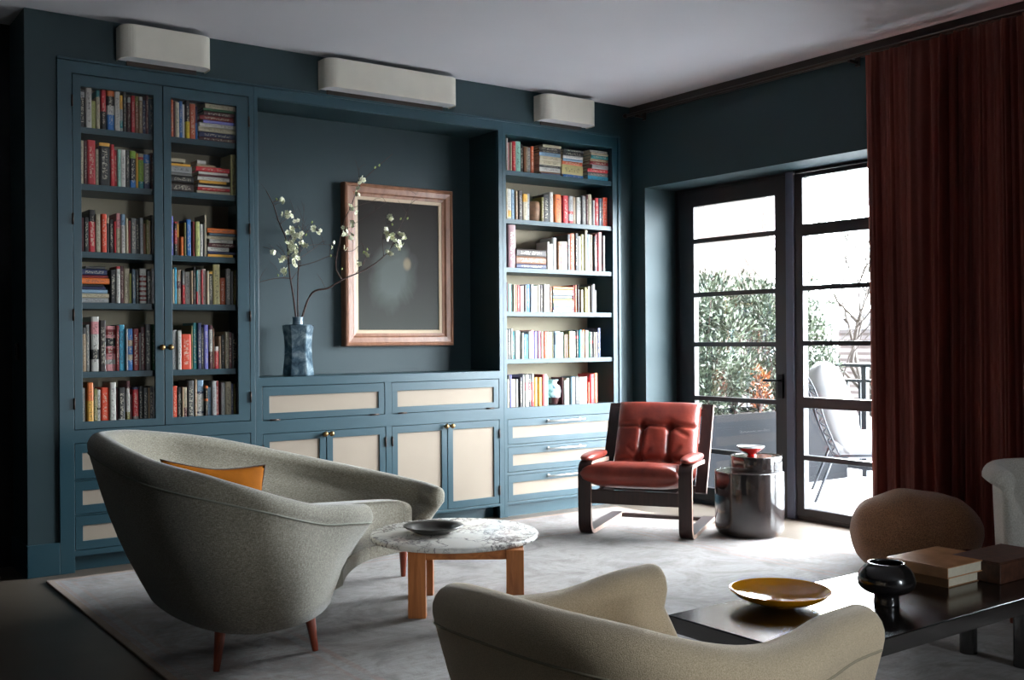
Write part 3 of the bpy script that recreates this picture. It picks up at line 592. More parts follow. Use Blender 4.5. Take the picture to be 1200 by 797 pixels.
('N2',2.133,[(-1.1848,-1.1678,0.2285,'cream'),(-1.1662,-1.1338,0.2196,'white',[(0.7, 0.92, 'gold')]),(-1.1304,-1.1013,0.219,'lblue'),(-1.0979,-1.079,0.2076,'tan'),(-1.0755,-1.0409,0.2128,'dbrown'),(-1.0351,-0.9977,0.1915,'cream',[(0, 0.3, 'gold')]),(-0.9942,-0.9679,0.1981,'lgrey'),(-0.8683,-0.8461,0.1793,'olive'),(-0.8414,-0.7867,0.2026,'black'),(-0.7847,-0.7513,0.2246,'white'),(-0.736,-0.6813,0.2119,'orange'),(-0.6788,-0.6659,0.1933,'dred'),(-0.664,-0.617,0.2073,'red'),(-0.6097,-0.5679,0.2091,'lgrey',[(0.55, 0.65, 'red'), (0.9, 1, 'red')]),(-0.5652,-0.5372,0.2016,'tan'),(-0.5353,-0.5025,0.2038,'white'),(-0.4997,-0.4789,0.21,'dgrey'),(-0.477,-0.441,0.219,'grey'),(-0.4372,-0.4201,0.2293,'maroon'),(-0.4181,-0.3886,0.2343,'cream'),(-0.384,-0.3706,0.2149,'black'),(-0.3689,-0.3477,0.194,'lgrey'),(-0.3437,-0.309,0.2142,'red'),(-0.3052,-0.278,0.2133,'slate'),(-0.2741,-0.2586,0.2193,'maroon'),(-0.2566,-0.215,0.2243,'vermilion')]),
('N3',1.784,[(-1.1598,-1.0974,0.3172,'mauve'),('h',-1.0946,-0.827,1.8723,1.924,'dbrown'),('h',-1.0951,-0.8248,1.8166,1.8719,'brown'),('h',-1.0955,-0.8253,1.784,1.8162,'navy'),(-0.8176,-0.7969,0.2025,'white'),(-0.7908,-0.7592,0.1896,'white'),(-0.7542,-0.7207,0.2377,'lgrey'),(-0.7154,-0.6908,0.211,'brown'),(-0.689,-0.6265,0.2123,'cream',[(0.1, 0.2, 'pink'), (0.3, 0.4, 'pink'), (0.5, 0.6, 'pink'), (0.7, 0.8, 'pink')]),(-0.6214,-0.5955,0.2696,'dgrey'),(-0.5917,-0.5489,0.2784,'dorange'),(-0.5424,-0.5162,0.2811,'black'),(-0.5145,-0.4891,0.2608,'white'),(-0.4862,-0.4531,0.2768,'olive'),(-0.4509,-0.4262,0.3151,'cream'),(-0.4199,-0.3913,0.2803,'lblue'),(-0.3894,-0.3674,0.2783,'tan'),(-0.3636,-0.3435,0.2686,'black'),(-0.3405,-0.3212,0.2845,'dred'),(-0.3114,-0.2784,0.3022,'pink'),(-0.2758,-0.2534,0.2768,'grey')]),
('N4',1.468,[(-1.1837,-1.1719,0.212,'maroon'),(-1.1669,-1.1396,0.1987,'mint'),(-1.1362,-1.1243,0.196,'black'),(-1.1226,-1.1054,0.1963,'cream'),(-1.1037,-1.0882,0.1933,'dorange'),(-1.0848,-1.0632,0.1938,'dred'),(-1.0616,-1.0408,0.1874,'pink'),(-1.0382,-1.0217,0.1914,'white'),(-1.0199,-1.0034,0.1954,'grey'),(-1.0016,-0.9736,0.1993,'blue'),(-0.9684,-0.9446,0.2002,'white'),(-0.943,-0.9139,0.1902,'mint'),(-0.9121,-0.9006,0.1945,'white'),(-0.8988,-0.8801,0.1984,'cream'),(-0.8784,-0.8517,0.1989,'dbrown'),(-0.8498,-0.8293,0.2045,'white'),(-0.8275,-0.8185,0.2037,'lgrey'),(-0.8167,-0.7844,0.2039,'white'),(-0.7818,-0.7619,0.187,'brown'),('h',-0.7574,-0.5692,1.6353,1.6587,'orange'),('h',-0.7576,-0.5694,1.6161,1.6349,'white'),('h',-0.7578,-0.5696,1.5922,1.6157,'lgrey'),('h',-0.758,-0.5745,1.5684,1.5918,'slate'),('h',-0.7536,-0.57,1.554,1.568,'gold'),('h',-0.7583,-0.5701,1.5301,1.5536,'cream'),('h',-0.7585,-0.5704,1.5054,1.5297,'mint'),('h',-0.7542,-0.5706,1.4863,1.505,'lavender'),('h',-0.7589,-0.5689,1.468,1.4859,'white'),(-0.5645,-0.5515,0.203,'dred'),(-0.5496,-0.5299,0.2069,'dorange'),(-0.5281,-0.5215,0.2075,'black'),(-0.52,-0.5002,0.1714,'white'),(-0.4993,-0.4862,0.1682,'tan'),(-0.4842,-0.4644,0.1722,'white'),(-0.4605,-0.4396,0.1909,'olive'),(-0.4379,-0.4189,0.1768,'gold'),(-0.4158,-0.3977,0.1993,'white'),(-0.3948,-0.3814,0.2071,'dgrey'),(-0.3794,-0.3592,0.2185,'grey'),(-0.3568,-0.3376,0.1713,'dgrey')]),
('N5',1.127,[(-1.185,-1.1748,0.2088,'white'),(-1.173,-1.1441,0.2157,'dgrey'),(-1.1423,-1.1295,0.2191,'white'),(-1.1271,-1.11,0.1984,'teal'),(-1.1083,-1.0721,0.2018,'lgrey'),(-1.0696,-1.0557,0.1983,'grey'),(-1.0541,-1.0376,0.1878,'white'),(-1.036,-1.0151,0.1773,'blue'),(-1.0134,-0.996,0.1772,'cyan'),(-0.994,-0.9678,0.1982,'grey'),(-0.966,-0.9387,0.2066,'pink'),(-0.9362,-0.9079,0.1981,'lavender'),(-0.9061,-0.8973,0.1981,'maroon'),(-0.8955,-0.8742,0.2016,'hotpink'),(-0.8725,-0.8493,0.1945,'cream'),(-0.8475,-0.8243,0.1945,'vermilion'),(-0.8225,-0.8027,0.1944,'white'),(-0.8009,-0.763,0.1944,'olive'),(-0.7612,-0.7531,0.1979,'white'),(-0.7512,-0.7031,0.1979,'lblue',[(0.05, 0.5, 'slate')]),(-0.7013,-0.6876,0.1942,'white'),(-0.6858,-0.6573,0.1906,'mint'),(-0.6556,-0.6437,0.1762,'tan'),(-0.6418,-0.6197,0.1762,'brown'),(-0.6176,-0.6001,0.2013,'olive'),(-0.5982,-0.5722,0.2013,'cream'),(-0.5704,-0.5489,0.1976,'white'),(-0.5367,-0.518,0.2048,'black',[(0.2, 0.3, 'red')]),(-0.5161,-0.4898,0.2084,'cyan'),(-0.4766,-0.452,0.2084,'orange'),(-0.4501,-0.4216,0.2048,'white'),(-0.416,-0.4046,0.1974,'green'),(-0.4027,-0.374,0.1938,'black',[(0.35, 0.45, 'red')]),(-0.3721,-0.3548,0.1937,'dgrey'),(-0.3529,-0.3308,0.19,'cream'),(-0.3257,-0.2967,0.2231,'navy')]),
('N6',0.778,[(-1.188,-1.1778,0.2033,'cream'),(-1.1759,-1.1589,0.2305,'black'),(-1.1571,-1.1469,0.2335,'lavender'),(-1.1455,-1.107,0.2021,'tan',[(0.2, 0.6, 'white')]),(-1.1044,-1.0786,0.2009,'grey'),(-1.075,-1.0525,0.214,'black'),(-1.0463,-1.0281,0.2307,'lgrey'),(-1.0264,-0.9967,0.2337,'white',[(0.25, 0.5, 'pink')]),(-0.9941,-0.9679,0.2328,'black',[(0.3, 0.45, 'red'), (0.5, 0.8, 'white')]),(-0.9617,-0.9371,0.2355,'red',[(0, 0.25, 'grey')]),(-0.9329,-0.9037,0.2102,'gold'),(-0.9002,-0.8709,0.2093,'gold'),(-0.8681,-0.8574,0.2296,'dred'),(-0.8556,-0.8261,0.2293,'pink'),(-0.8217,-0.8101,0.2143,'mint'),(-0.6741,-0.6649,0.2032,'maroon'),(-0.6632,-0.6384,0.1814,'white'),(-0.6355,-0.6078,0.195,'cream'),(-0.5957,-0.5641,0.2047,'lblue'),(-0.5612,-0.522,0.2074,'dgrey'),(-0.5192,-0.4675,0.199,'white'),(-0.4646,-0.4343,0.2012,'white'),(-0.4318,-0.4137,0.1602,'vermilion'),(-0.4075,-0.3673,0.2216,'red'),(-0.3624,-0.3307,0.2278,'dorange')]),
]
def build_books():
    rnd = random.Random(11); recs = []
    for key, z, row in TAB:
        u = key[0]; yp = .034 if u in 'LM' else .022; ns = 0; prev = None; stack = []; stacks = []
        for r in row:
            if r[0] == 'h':
                if stack and abs(stack[-1]['z0']-r[4]-.0004) > .004: stacks.append(stack); stack = []
                e = dict(key=key, kind='h', x0=r[1], x1=r[2], z0=r[3], z1=r[4], col=r[5], bands=None, y=yp+rnd.uniform(.002, .016), area=(r[2]-r[1])*(r[4]-r[3])); stack.append(e); recs.append(e)
            else:
                e = dict(key=key, kind='v', x0=r[0], x1=r[1], h=r[2], z0=z, col=r[3], bands=r[4] if len(r) > 4 else None, y=yp+rnd.uniform(0, .018), area=(r[1]-r[0])*r[2], n=ns); ns += 1; recs.append(e)
        if stack: stacks.append(stack)
        tops = ([2.752]+SHL if u in 'LM' else [2.735]+SHR); room = tops[int(key[1])-1]-(.035 if key[1] != '1' else 0)-z-.004
        for e in recs:
            if e['key'] == key and e['kind'] == 'v': e['h'] = min(e['h'], room)
        for i, s in enumerate(stacks):
            for k, e in enumerate(s):
                e['n'] = k; e['st'] = i; e['ns'] = len(stacks); e['len'] = len(s)
        vs = [e for e in recs if e['key'] == key and e['kind'] == 'v']
        for a, b in zip(vs, vs[1:]):
            if a['x1'] > b['x0']-.0008: a['x1'] = b['x0']-.0008
        # keep uprights clear of the stacks
        for s in stacks:
            hx0 = min(e['x0'] for e in s); hx1 = max(e['x1'] for e in s)
            for v in vs:
                if v['x1'] > hx0 and v['x0'] < hx0: v['x1'] = hx0-.001
                if v['x0'] < hx1 and v['x1'] > hx1: v['x0'] = hx1+.001
                if v['x0'] >= hx0 and v['x1'] <= hx1:
                    for e in s: e['x1'] = min(e['x1'], v['x0']-.001)
    recs = [e for e in recs if e['x1']-e['x0'] > .004]
    recs.sort(key=lambda e: -e['area'])
    LIM = 300
    rest = bmesh.new(); rest_m = ['pages']+list(PAL)
    for i, e in enumerate(recs):
        c = e['col']; sh = SHN[e['key'][1]]+' '+UN[e['key'][0]]; dmax = .28 if e['key'][0] != 'N' else .245
        if e['kind'] == 'v': w, h = e['x1']-e['x0'], e['h']; d = min(dmax, max(.12, h*.68))
        else: w, h = e['z1']-e['z0'], e['x1']-e['x0']; d = min(dmax, max(.13, h*.68))
        cx = (e['x0']+e['x1'])/2
        if i >= LIM:
            mats = rest_m
            if e['kind'] == 'v': book_bm(w, h, d, e['bands'], rest, (cx, e['y'], e['z0']+.0006), mats, c)
            else: book_bm(w, h, d, None, rest, (e['x0'], e['y'], (e['z0']+e['z1'])/2+.0006), mats, c, flat=True)
            continue
        mats = ['pages', c]+sorted({b[2] for b in (e['bands'] or []) if b[2] != c})
        bm = book_bm(w, h, d, e['bands'], None, (0, 0, 0), mats, c)
        o = obj('book', bm, None, mats=[M['pages']]+[BM[q] for q in mats[1:]])
        nm = NAMES.get(c, c)
        if e['kind'] == 'v':
            o.location = (cx, e['y'], e['z0']+.0006)
            lab = f"{nm} book standing {ORD[e['n']]} from left on {sh}"
        else:
            o.rotation_euler = (0, R_(90), 0); o.location = (e['x0'], e['y'], (e['z0']+e['z1'])/2+.0006)
            pos = 'the stack' if e['ns'] == 1 else (['left', 'right'][e['st']] if e['ns'] == 2 else ['left', 'middle', 'right'][e['st']])+' stack'
            on = 'topmost of' if e['n'] == 0 else ('lowest of' if e['n'] == e['len']-1 else ORD[e['n']]+' down in')
            lab = f"{nm} book lying {on} {pos} on {sh}"
        tag(o, lab, 'book', 'books on the '+sh)
    me = bpy.data.meshes.new('narrow_books'); bmesh.ops.recalc_face_normals(rest, faces=rest.faces); rest.to_mesh(me); rest.free()
    o = link('narrow_books', me, mats=[M['pages']]+[BM[k] for k in PAL])
    tag(o, 'narrowest books filling the gaps between wider ones on all shelves', 'books', kind='stuff')
build_books()
# pots among the books of the open bookcase
bm = shift(lathe([(0, 0), (.036, 0), (.046, .02), (.052, .06), (.052, .11), (.046, .14), (.034, .152), (.03, .15), (0, .12)], 36), (-.895, .085, 2.1335))
pot = obj('pot', shift(bm, (.895, -.085, -2.1335)), simple('mottled_brown_ceramic', srgb(140, 106, 80), .6, var=.35, scale=30), smooth=True); pot.location = (-.895, .085, 2.1335)
tag(pot, 'squat mottled brown pot among the books on second shelf of open bookcase', 'pot')
def t_jar():
    t = NT('blue_white_ceramic'); v = t.coord('Object'); n = t.noise(v, 22, 4, .6); s = t.new('ShaderNodeSeparateXYZ'); t.link(v, s.inputs[0])
    c = t.ramp(n, [(.38, srgb(70, 104, 122)), (.5, srgb(170, 190, 196)), (.65, srgb(220, 222, 220))])
    t.col(t.mix(t.math('LESS_THAN', s.outputs[2], .055), c, srgb(64, 38, 38))); t.set(Roughness=.2); return t.m
jar = obj('ceramic_jar', lathe([(0, 0), (.038, 0), (.04, .012), (.058, .06), (.064, .105), (.054, .14), (.034, .152), (.032, .168), (.044, .182), (.042, .188), (.028, .184), (0, .15)], 40), t_jar(), smooth=True)
jar.location = (-.722, .095, .7785); tag(jar, 'blue and white ceramic jar with wide shoulder among books on the bottom shelf', 'jar')

# ================================================================== WALL LAMPS
def wall_lamp(x0, x1, label):
    t = thing('wall_lamp', ((x0+x1)/2, 0, 2.95), label, 'wall lamp', 'wall lamps above the bookcases')
    z0, z1, D, r = 2.855, 3.038, .145, .07
    def outline(i):
        pts = [(x0+i, -.004)]; rr = r-i
        for k in range(9): a = PI-k*PI/16; pts.append((x0+r+rr*math.cos(a), -D+r-rr*math.sin(a)))
        for k in range(9): a = PI/2-k*PI/16; pts.append((x1-r+rr*math.cos(a), -D+r-rr*math.sin(a)))
        pts.append((x1-i, -.004)); return pts
    bm = bmesh.new(); o, n = outline(0), outline(.004); m = len(o)
    vs = [[bm.verts.new((p[0], p[1], z)) for p in q] for q, z in ((o, z0), (o, z1), (n, z1), (n, z0))]
    for a in range(4):
        b = (a+1) % 4
        for k in range(m-1): bm.faces.new((vs[a][k], vs[a][k+1], vs[b][k+1], vs[b][k]))
    at(t, 'lamp_shade', bm, 'shade')
    bm = bmesh.new(); q = outline(.005); lo = [bm.verts.new((p[0], p[1], z0+.006)) for p in q]; hi = [bm.verts.new((p[0], p[1], z0+.012)) for p in q]
    bm.faces.new(lo); bm.faces.new(hi)
    for k in range(m): bm.faces.new((lo[k], lo[(k+1) % m], hi[(k+1) % m], hi[k]))
    at(t, 'diffuser', bm, 'white_metal')
    at(t, 'back_plate', B((x0+.055, x1-.055, -.016, -.001, 2.834, 2.99)), 'bronze', bevel=.002)
    at(t, 'lamp_holder', B(((x0+x1)/2-.15*(x1-x0), (x0+x1)/2+.15*(x1-x0), -.07, -.016, 2.92, 2.94)), 'bronze')
wall_lamp(-3.905, -3.395, 'cream shaded wall lamp with rounded ends above the glass fronted bookcase')
wall_lamp(-2.665, -1.69, 'longest cream shaded wall lamp, in the middle above the picture niche')
wall_lamp(-.955, -.46, 'cream shaded wall lamp with rounded ends above the open bookcase')
for z, y0, y1 in ((1.35, 0, 0),):
    sw = obj('light_switch', B((-.035, .035, -.008, 0, -.045, .045), (-.010, .010, -.012, -.008, -.02, .02)), 'bronze', bevel=.002); sw.location = (-4.39, .2, 1.22); sw.rotation_euler = (0, 0, R_(-90)); 
    tag(sw, 'small dark light switch on the narrow wall return at far left', 'light switch')

# ================================================================== PICTURE AND BLOSSOM
P_ = thing('framed_painting', (-1.9, .36, 1.235), 'dark oil painting in a broad walnut frame standing in the niche', 'painting')
def picframe(x0, x1, z0, z1, prof, m, name):
    bm = bmesh.new(); rings = []
    for (i, y) in prof:
        rings.append([bm.verts.new(p) for p in ((x0+i, y, z0+i), (x1-i, y, z0+i), (x1-i, y, z1-i), (x0+i, y, z1-i))])
    for a, b in zip(rings, rings[1:]+rings[:1]):
        for k in range(4): bm.faces.new((a[k], a[(k+1) % 4], b[(k+1) % 4], b[k]))
    return at(P_, name, bm, m)
X0, X1, Z0, Z1 = -2.335, -1.468, 1.229, 2.342
picframe(X0, X1, Z0, Z1, [(0, .355), (0, .300), (.006, .290), (.020, .286), (.026, .292), (.060, .296), (.070, .306), (.088, .310), (.09, .355)], 'picture_wood', 'frame')
picframe(X0+.088, X1-.088, Z0+.088, Z1-.088, [(0, .345), (0, .312), (.022, .316), (.026, .345)], 'linen_mat', 'slip')
at(P_, 'canvas', B((X0+.112, X1-.112, .322, .342, Z0+.112, Z1-.112)), 'canvas')

V_ = obj('vase', lathe([(0, 0), (.090, 0), (.094, .006), (.090, .05), (.083, .12), (.081, .19), (.086, .26), (.096, .318), (.090, .326), (.045, .328), (.034, .332), (.033, .352), (.036, .375), (.033, .376), (.028, .372), (.027, .30), (0, .29)], 64,
     wob=lambda a, i: 1 if i > 7 or i < 1 else (1/max(math.cos(((a+.35) % (PI/3))-PI/6), .01))*.93), 'vase', smooth=False)
V_.location = (-2.745, .15, 1.0455); tag(V_, 'faceted silvery blue ceramic vase standing on the niche ledge', 'vase')
for p in V_.data.polygons: p.use_smooth = False
BR = [
 ([(-2.752, .15, 1.36), (-2.776, .14, 1.527), (-2.809, .12, 1.672), (-2.826, .10, 1.753), (-2.85, .08, 1.90), (-2.91, .06, 2.018), (-2.95, .05, 2.12), (-2.995, .05, 2.20)], .0065),
 ([(-2.745, .15, 1.36), (-2.734, .17, 1.647), (-2.715, .19, 1.80), (-2.70, .20, 1.90), (-2.66, .21, 1.97), (-2.56, .22, 2.0)], .005),
 ([(-2.738, .15, 1.36), (-2.675, .10, 1.567), (-2.573, .06, 1.607), (-2.481, .03, 1.665), (-2.326, .0, 1.735), (-2.198, -.02, 1.83), (-2.12, -.02, 1.93)], .0075)]
SUB = {0: [([(-2.80, .12, 1.665), (-2.87, .14, 1.668), (-2.96, .15, 1.65), (-3.02, .16, 1.63)], .004), ([(-2.83, .09, 1.80), (-2.90, .07, 1.79), (-2.95, .06, 1.83)], .0025), ([(-2.83, .09, 1.77), (-2.87, .1, 1.70), (-2.9, .1, 1.68)], .002), ([(-2.85, .08, 1.88), (-2.80, .06, 1.98), (-2.76, .05, 2.04)], .0025), ([(-2.9, .06, 2.0), (-2.83, .05, 2.06), (-2.79, .05, 2.10)], .002), ([(-2.8, .12, 1.66), (-2.76, .1, 1.72), (-2.74, .1, 1.76)], .002)],
       1: [([(-2.72, .18, 1.75), (-2.62, .16, 1.78), (-2.52, .14, 1.82), (-2.46, .13, 1.80)], .003), ([(-2.72, .18, 1.80), (-2.62, .20, 1.86), (-2.53, .21, 1.93)], .0025), ([(-2.71, .19, 1.84), (-2.66, .21, 1.88), (-2.58, .22, 1.90), (-2.5, .2, 1.90)], .002), ([(-2.70, .20, 1.9), (-2.68, .2, 2.05), (-2.67, .2, 2.16)], .002), ([(-2.70, .20, 1.9), (-2.76, .21, 1.93), (-2.80, .2, 1.97)], .002)],
       2: [([(-2.485, .035, 1.66), (-2.53, .03, 1.72), (-2.53, .03, 1.80), (-2.505, .02, 1.93), (-2.488, .02, 2.02), (-2.44, .0, 2.13), (-2.38, .0, 2.27), (-2.28, -.01, 2.38), (-2.14, -.02, 2.50)], .005), ([(-2.40, .02, 1.70), (-2.33, .0, 1.80), (-2.36, .0, 1.9)], .002), ([(-2.51, .03, 1.85), (-2.42, .02, 1.85), (-2.36, .01, 1.90), (-2.34, .0, 1.86)], .0025), ([(-2.5, .02, 1.96), (-2.42, .0, 2.02), (-2.30, -.02, 2.10), (-2.2, -.03, 2.17)], .002), ([(-2.21, -.02, 1.82), (-2.225, -.03, 1.95), (-2.18, -.03, 2.06), (-2.17, -.03, 2.16)], .0022), ([(-2.15, -.02, 1.9), (-2.06, -.03, 2.08), (-2.0, -.03, 2.2), (-1.95, -.03, 2.27)], .002), ([(-2.38, .0, 2.26), (-2.38, .0, 2.36), (-2.4, .01, 2.44)], .002), ([(-2.44, .0, 2.12), (-2.34, -.01, 2.16), (-2.24, -.02, 2.18), (-2.16, -.02, 2.16)], .0018)]}
FL = [(-2.899,2.152),(-2.885,2.145),(-2.870,2.060),(-2.846,2.070),(-2.856,2.045),(-2.791,2.026),(-2.835,1.974),(-2.82,1.968),(-2.784,1.981),(-2.855,1.885),(-2.835,1.860),(-2.778,1.861),(-2.795,1.845),(-2.76,1.88),(-2.745,1.84),(-2.756,1.815),(-2.775,1.80),(-2.74,1.93),(-2.725,1.95),(-2.70,1.96),(-2.689,1.905),(-2.68,1.89),(-2.614,2.009),(-2.604,1.995),(-2.553,1.993),(-2.477,1.994),(-2.468,1.975),(-2.49,1.965),(-2.485,1.885),(-2.475,1.87),(-2.438,2.031),(-2.40,2.235),(-2.385,2.215),(-2.365,2.325),(-2.38,2.29),(-2.469,1.950),(-2.438,1.932),(-2.944,1.816),(-2.894,1.775),(-2.88,1.785),(-2.873,1.708),(-2.845,1.689),(-2.86,1.72),(-2.801,1.758),(-2.79,1.765),(-2.205,1.975),(-2.185,1.960),(-2.19,1.94),(-2.150,1.945),(-2.135,1.925),(-2.079,1.965),(-2.075,1.945),(-2.12,1.895),(-2.105,1.875),(-2.095,1.90),(-2.19,1.855),(-2.176,1.84),(-2.180,2.08),(-2.345,1.831),(-2.377,1.766),(-2.437,2.118),(-2.807,1.832),(-2.82,1.845),(-2.748,1.876),(-2.81,1.90),(-2.77,1.90)]
BUD = [(-2.666,1.955),(-2.246,2.413),(-2.278,2.396),(-2.045,2.076),(-2.711,1.960),(-2.9,1.68),(-2.36,1.84),(-2.33,1.86),(-2.52,1.82),(-2.5,1.73),(-2.1,2.07),(-2.16,2.03),(-2.62,2.04),(-2.93,2.15)]
def flower_bm(r):
    bm = bmesh.new()
    for k in range(5):
        a = 2*PI*k/5; ca, sa = math.cos(a), math.sin(a)
        pts = []
        for (rr, w, z) in ((.15, .12, .0), (.55, .42, .10), (.9, .34, .22), (1.05, 0, .28)):
            for s in ((-1, 1) if w else (0,)): pts.append(bm.verts.new(((ca*rr-sa*w*s)*r, (sa*rr+ca*w*s)*r, z*r)))
        bm.faces.new((pts[0], pts[1], pts[3], pts[2])); bm.faces.new((pts[2], pts[3], pts[5], pts[4])); bm.faces.new((pts[4], pts[5], pts[6]))
    for f in bm.faces: f.material_index = 0
    n0 = len(bm.faces)
    bmesh.ops.create_icosphere(bm, subdivisions=1, radius=r*.2, matrix=Matrix.Translation((0, 0, r*.1)))
    bm.faces.ensure_lookup_table()
    for f in bm.faces[n0:]: f.material_index = 1
    return bm
blabs = ['blossom branch arching left from the blue vase in the niche', 'thin upright twig with few blossoms in the middle of the blue vase', 'long blossom branch reaching right across the walnut picture frame']
roots = []; allpts = []
for i, (pts, r) in enumerate(BR):
    t = thing('blossom_branch', pts[0], blabs[i], 'branch', 'blossom branches in the vase'); roots.append(t)
    cp = catmull(pts, 40); at(t, 'stem', T(cp, r, r*.35, n=7), 'bark', smooth=True); ap = list(cp)
    for sp, sr in SUB[i]:
        c2 = catmull(sp, 18); at(t, 'twig', T(c2, sr, sr*.35, n=5), 'bark', smooth=True); ap += c2
    rnd = random.Random(i+4)
    for _ in range(20):
        p = ap[rnd.randrange(12, len(ap))]; q = p+Vector((rnd.uniform(-.08, .08), rnd.uniform(-.05, .05), rnd.uniform(.02, .10)))
        at(t, 'twig', T([p, (p+q)/2+Vector((0, 0, .01)), q], .0013, .0007, n=4), 'bark')
    allpts.append(ap)
fm = [flower_bm(.018), flower_bm(.014)]
fme = []
for b in fm:
    me = bpy.data.meshes.new('blossom'); b.to_mesh(me); b.free(); me.materials.append(M['petal']); me.materials.append(M['stamen']); fme.append(me)
bme = bpy.data.meshes.new('bud'); b = lathe([(0, -.009), (.005, -.004), (.006, .002), (.003, .009), (0, .011)], 8); b.to_mesh(bme); b.free(); bme.materials.append(M['bud'])
rnd = random.Random(9)
FL = FL+[(x+rnd.uniform(-.02, .02), z+rnd.uniform(-.02, .02)) for x, z in FL]+[(x+rnd.uniform(-.025, .025), z+rnd.uniform(-.025, .025)) for x, z in FL[::3]]
for lst, kind in ((FL, 0), (BUD, 1)):
    for x, z in lst:
        best = min(((p-Vector((x, p.y, z))).length, i, p) for i, ap in enumerate(allpts) for p in ap if True) if False else None
        bi, bp, bd = 0, None, 9
        for i, ap in enumerate(allpts):
            for p in ap:
                d = math.hypot(p.x-x, p.z-z)
                if d < bd: bi, bp, bd = i, p, d
        pos = Vector((x, bp.y-.012+rnd.uniform(-.01, .008), z))
        o = bpy.data.objects.new('bud' if kind else 'blossom', bme if kind else fme[rnd.random() < .4]); COL.objects.link(o)
        o.parent = roots[bi]; o.location = pos-Vector(roots[bi].location)
        o.rotation_euler = (R_(90)+rnd.uniform(-.9, .6), rnd.uniform(-.8, .8), rnd.uniform(0, 6)) if not kind else (rnd.uniform(-.6, .6), rnd.uniform(-.6, .6), 0)
        if bd > .012: at(roots[bi], 'stalk', T([bp, (bp+pos)/2, pos], .0012, .0009, n=4), 'bark')

# ================================================================== UPHOLSTERED SHELLS
def shell_mesh(rim, basep, rr, zb, centre, ns=72, thick=.13, inner_z=.30, bulge=.03, roll_out=.9, tip=.6, flare=0):
    """wrap-around upholstered body: rim = top line from arm tip to arm tip (top of the roll), basep = matching points at the bottom"""
    Rm = catmull(rim, ns); Bs = catmull([Vector((p[0], p[1], zb)) for p in basep], ns); c = Vector((centre[0], centre[1], 0))
    bm = bmesh.new(); rings = []; seam = []
    for i in range(ns):
        d = (Rm[min(i+1, ns-1)]-Rm[max(i-1, 0)]); d.z = 0; d.normalize()
        o = Vector((d.y, -d.x, 0))
        if o.dot(Vector((Rm[ns//2].x, Rm[ns//2].y, 0))-c) < 0 and i == ns//2: pass
        m = Rm[i].copy(); m.z = 0
        if o.dot(m-c) < 0: o = -o
        tt = min(i, ns-1-i)/(ns-1); ft = min(1, tt/.16); ft = ft*ft*(3-2*ft); th_i = thick*(tip+(1-tip)*ft); bl = bulge*ft-flare*(1-ft)
        top = Rm[i]; rc = top-Vector((0, 0, rr)); b = Bs[i]
        sm = rc+o*rr*roll_out-Vector((0, 0, rr*.55)); pts = []
        for k in range(8):                       # outside face, bottom to seam
            u = k/7; p = b.lerp(sm, u)+o*bl*math.sin(PI*u)*(1-.3*u); pts.append(p)
        seam.append(sm.copy())
        for k in range(1, 12):                   # the roll
            a = R_(-28+k*19); pts.append(rc+o*rr*math.cos(a)+Vector((0, 0, rr*math.sin(a))))
        ib = b-o*th_i; ib.z = zb
        it = rc-o*rr*.72-Vector((0, 0, rr*.9)); il = b-o*(th_i+.02); il.z = inner_z
        for k in range(6):
            u = k/5; pts.append(it.lerp(il, u)-o*.015*math.sin(PI*u))
        pts.append(ib)
        rings.append(pts)
    def dome(r, d, sc, off):
        c0 = sum(r, Vector())/len(r); dd = d.normalized()
        return [c0+(p-c0)*sc+dd*off for p in r]
    d0 = Rm[0]-Rm[2]; d0.z *= .0; d1 = Rm[-1]-Rm[-3]; d1.z *= .0
    def caps(r, d):
        # shrink each cap ring towards the mid-line of the arm, not to a single point
        out = []; n = len(r); dd = d.normalized()
        mid = []
        for k, p in enumerate(r):
            # opposite point at the same height
            q = min((x for x in r), key=lambda x: abs(x.z-p.z)*3-((x-p).to_2d().length)); mid.append((p+q)/2)
        c0 = sum(r, Vector())/n
        for sc, off in ((.93, .014), (.72, .026), (.38, .032)):
            ring = []
            for p, m_ in zip(r, mid):
                m2 = Vector((m_.x, m_.y, p.z+(c0.z-p.z)*.10*(1-sc)*2)); ring.append(m2+(Vector((p.x, p.y, m2.z))-m2)*sc+dd*off)
            out.append(ring)
        return out
    pre = caps(rings[0], d0)[::-1]; post = caps(rings[-1], d1)
    allr = pre+rings+post
    V = [[bm.verts.new(p) for p in r] for r in allr]; n = len(rings[0])
    for a, b in zip(V, V[1:]):
        for k in range(n): bm.faces.new((a[k], a[(k+1) % n], b[(k+1) % n], b[k]))
    for r in (V[0], V[-1]):
        # close the cap with quads across
        m = n//2
        for k in range(m):
            q = [r[k], r[(k+1) % n], r[n-2-k], r[n-1-k]]
            if len({id(x) for x in q}) == 4:
                try: bm.faces.new(q)
                except ValueError: pass
            elif len({id(x) for x in q}) == 3:
                try: bm.faces.new([x for j, x in enumerate(q) if x not in q[:j]])
                except ValueError: pass
    return bm, seam, rings
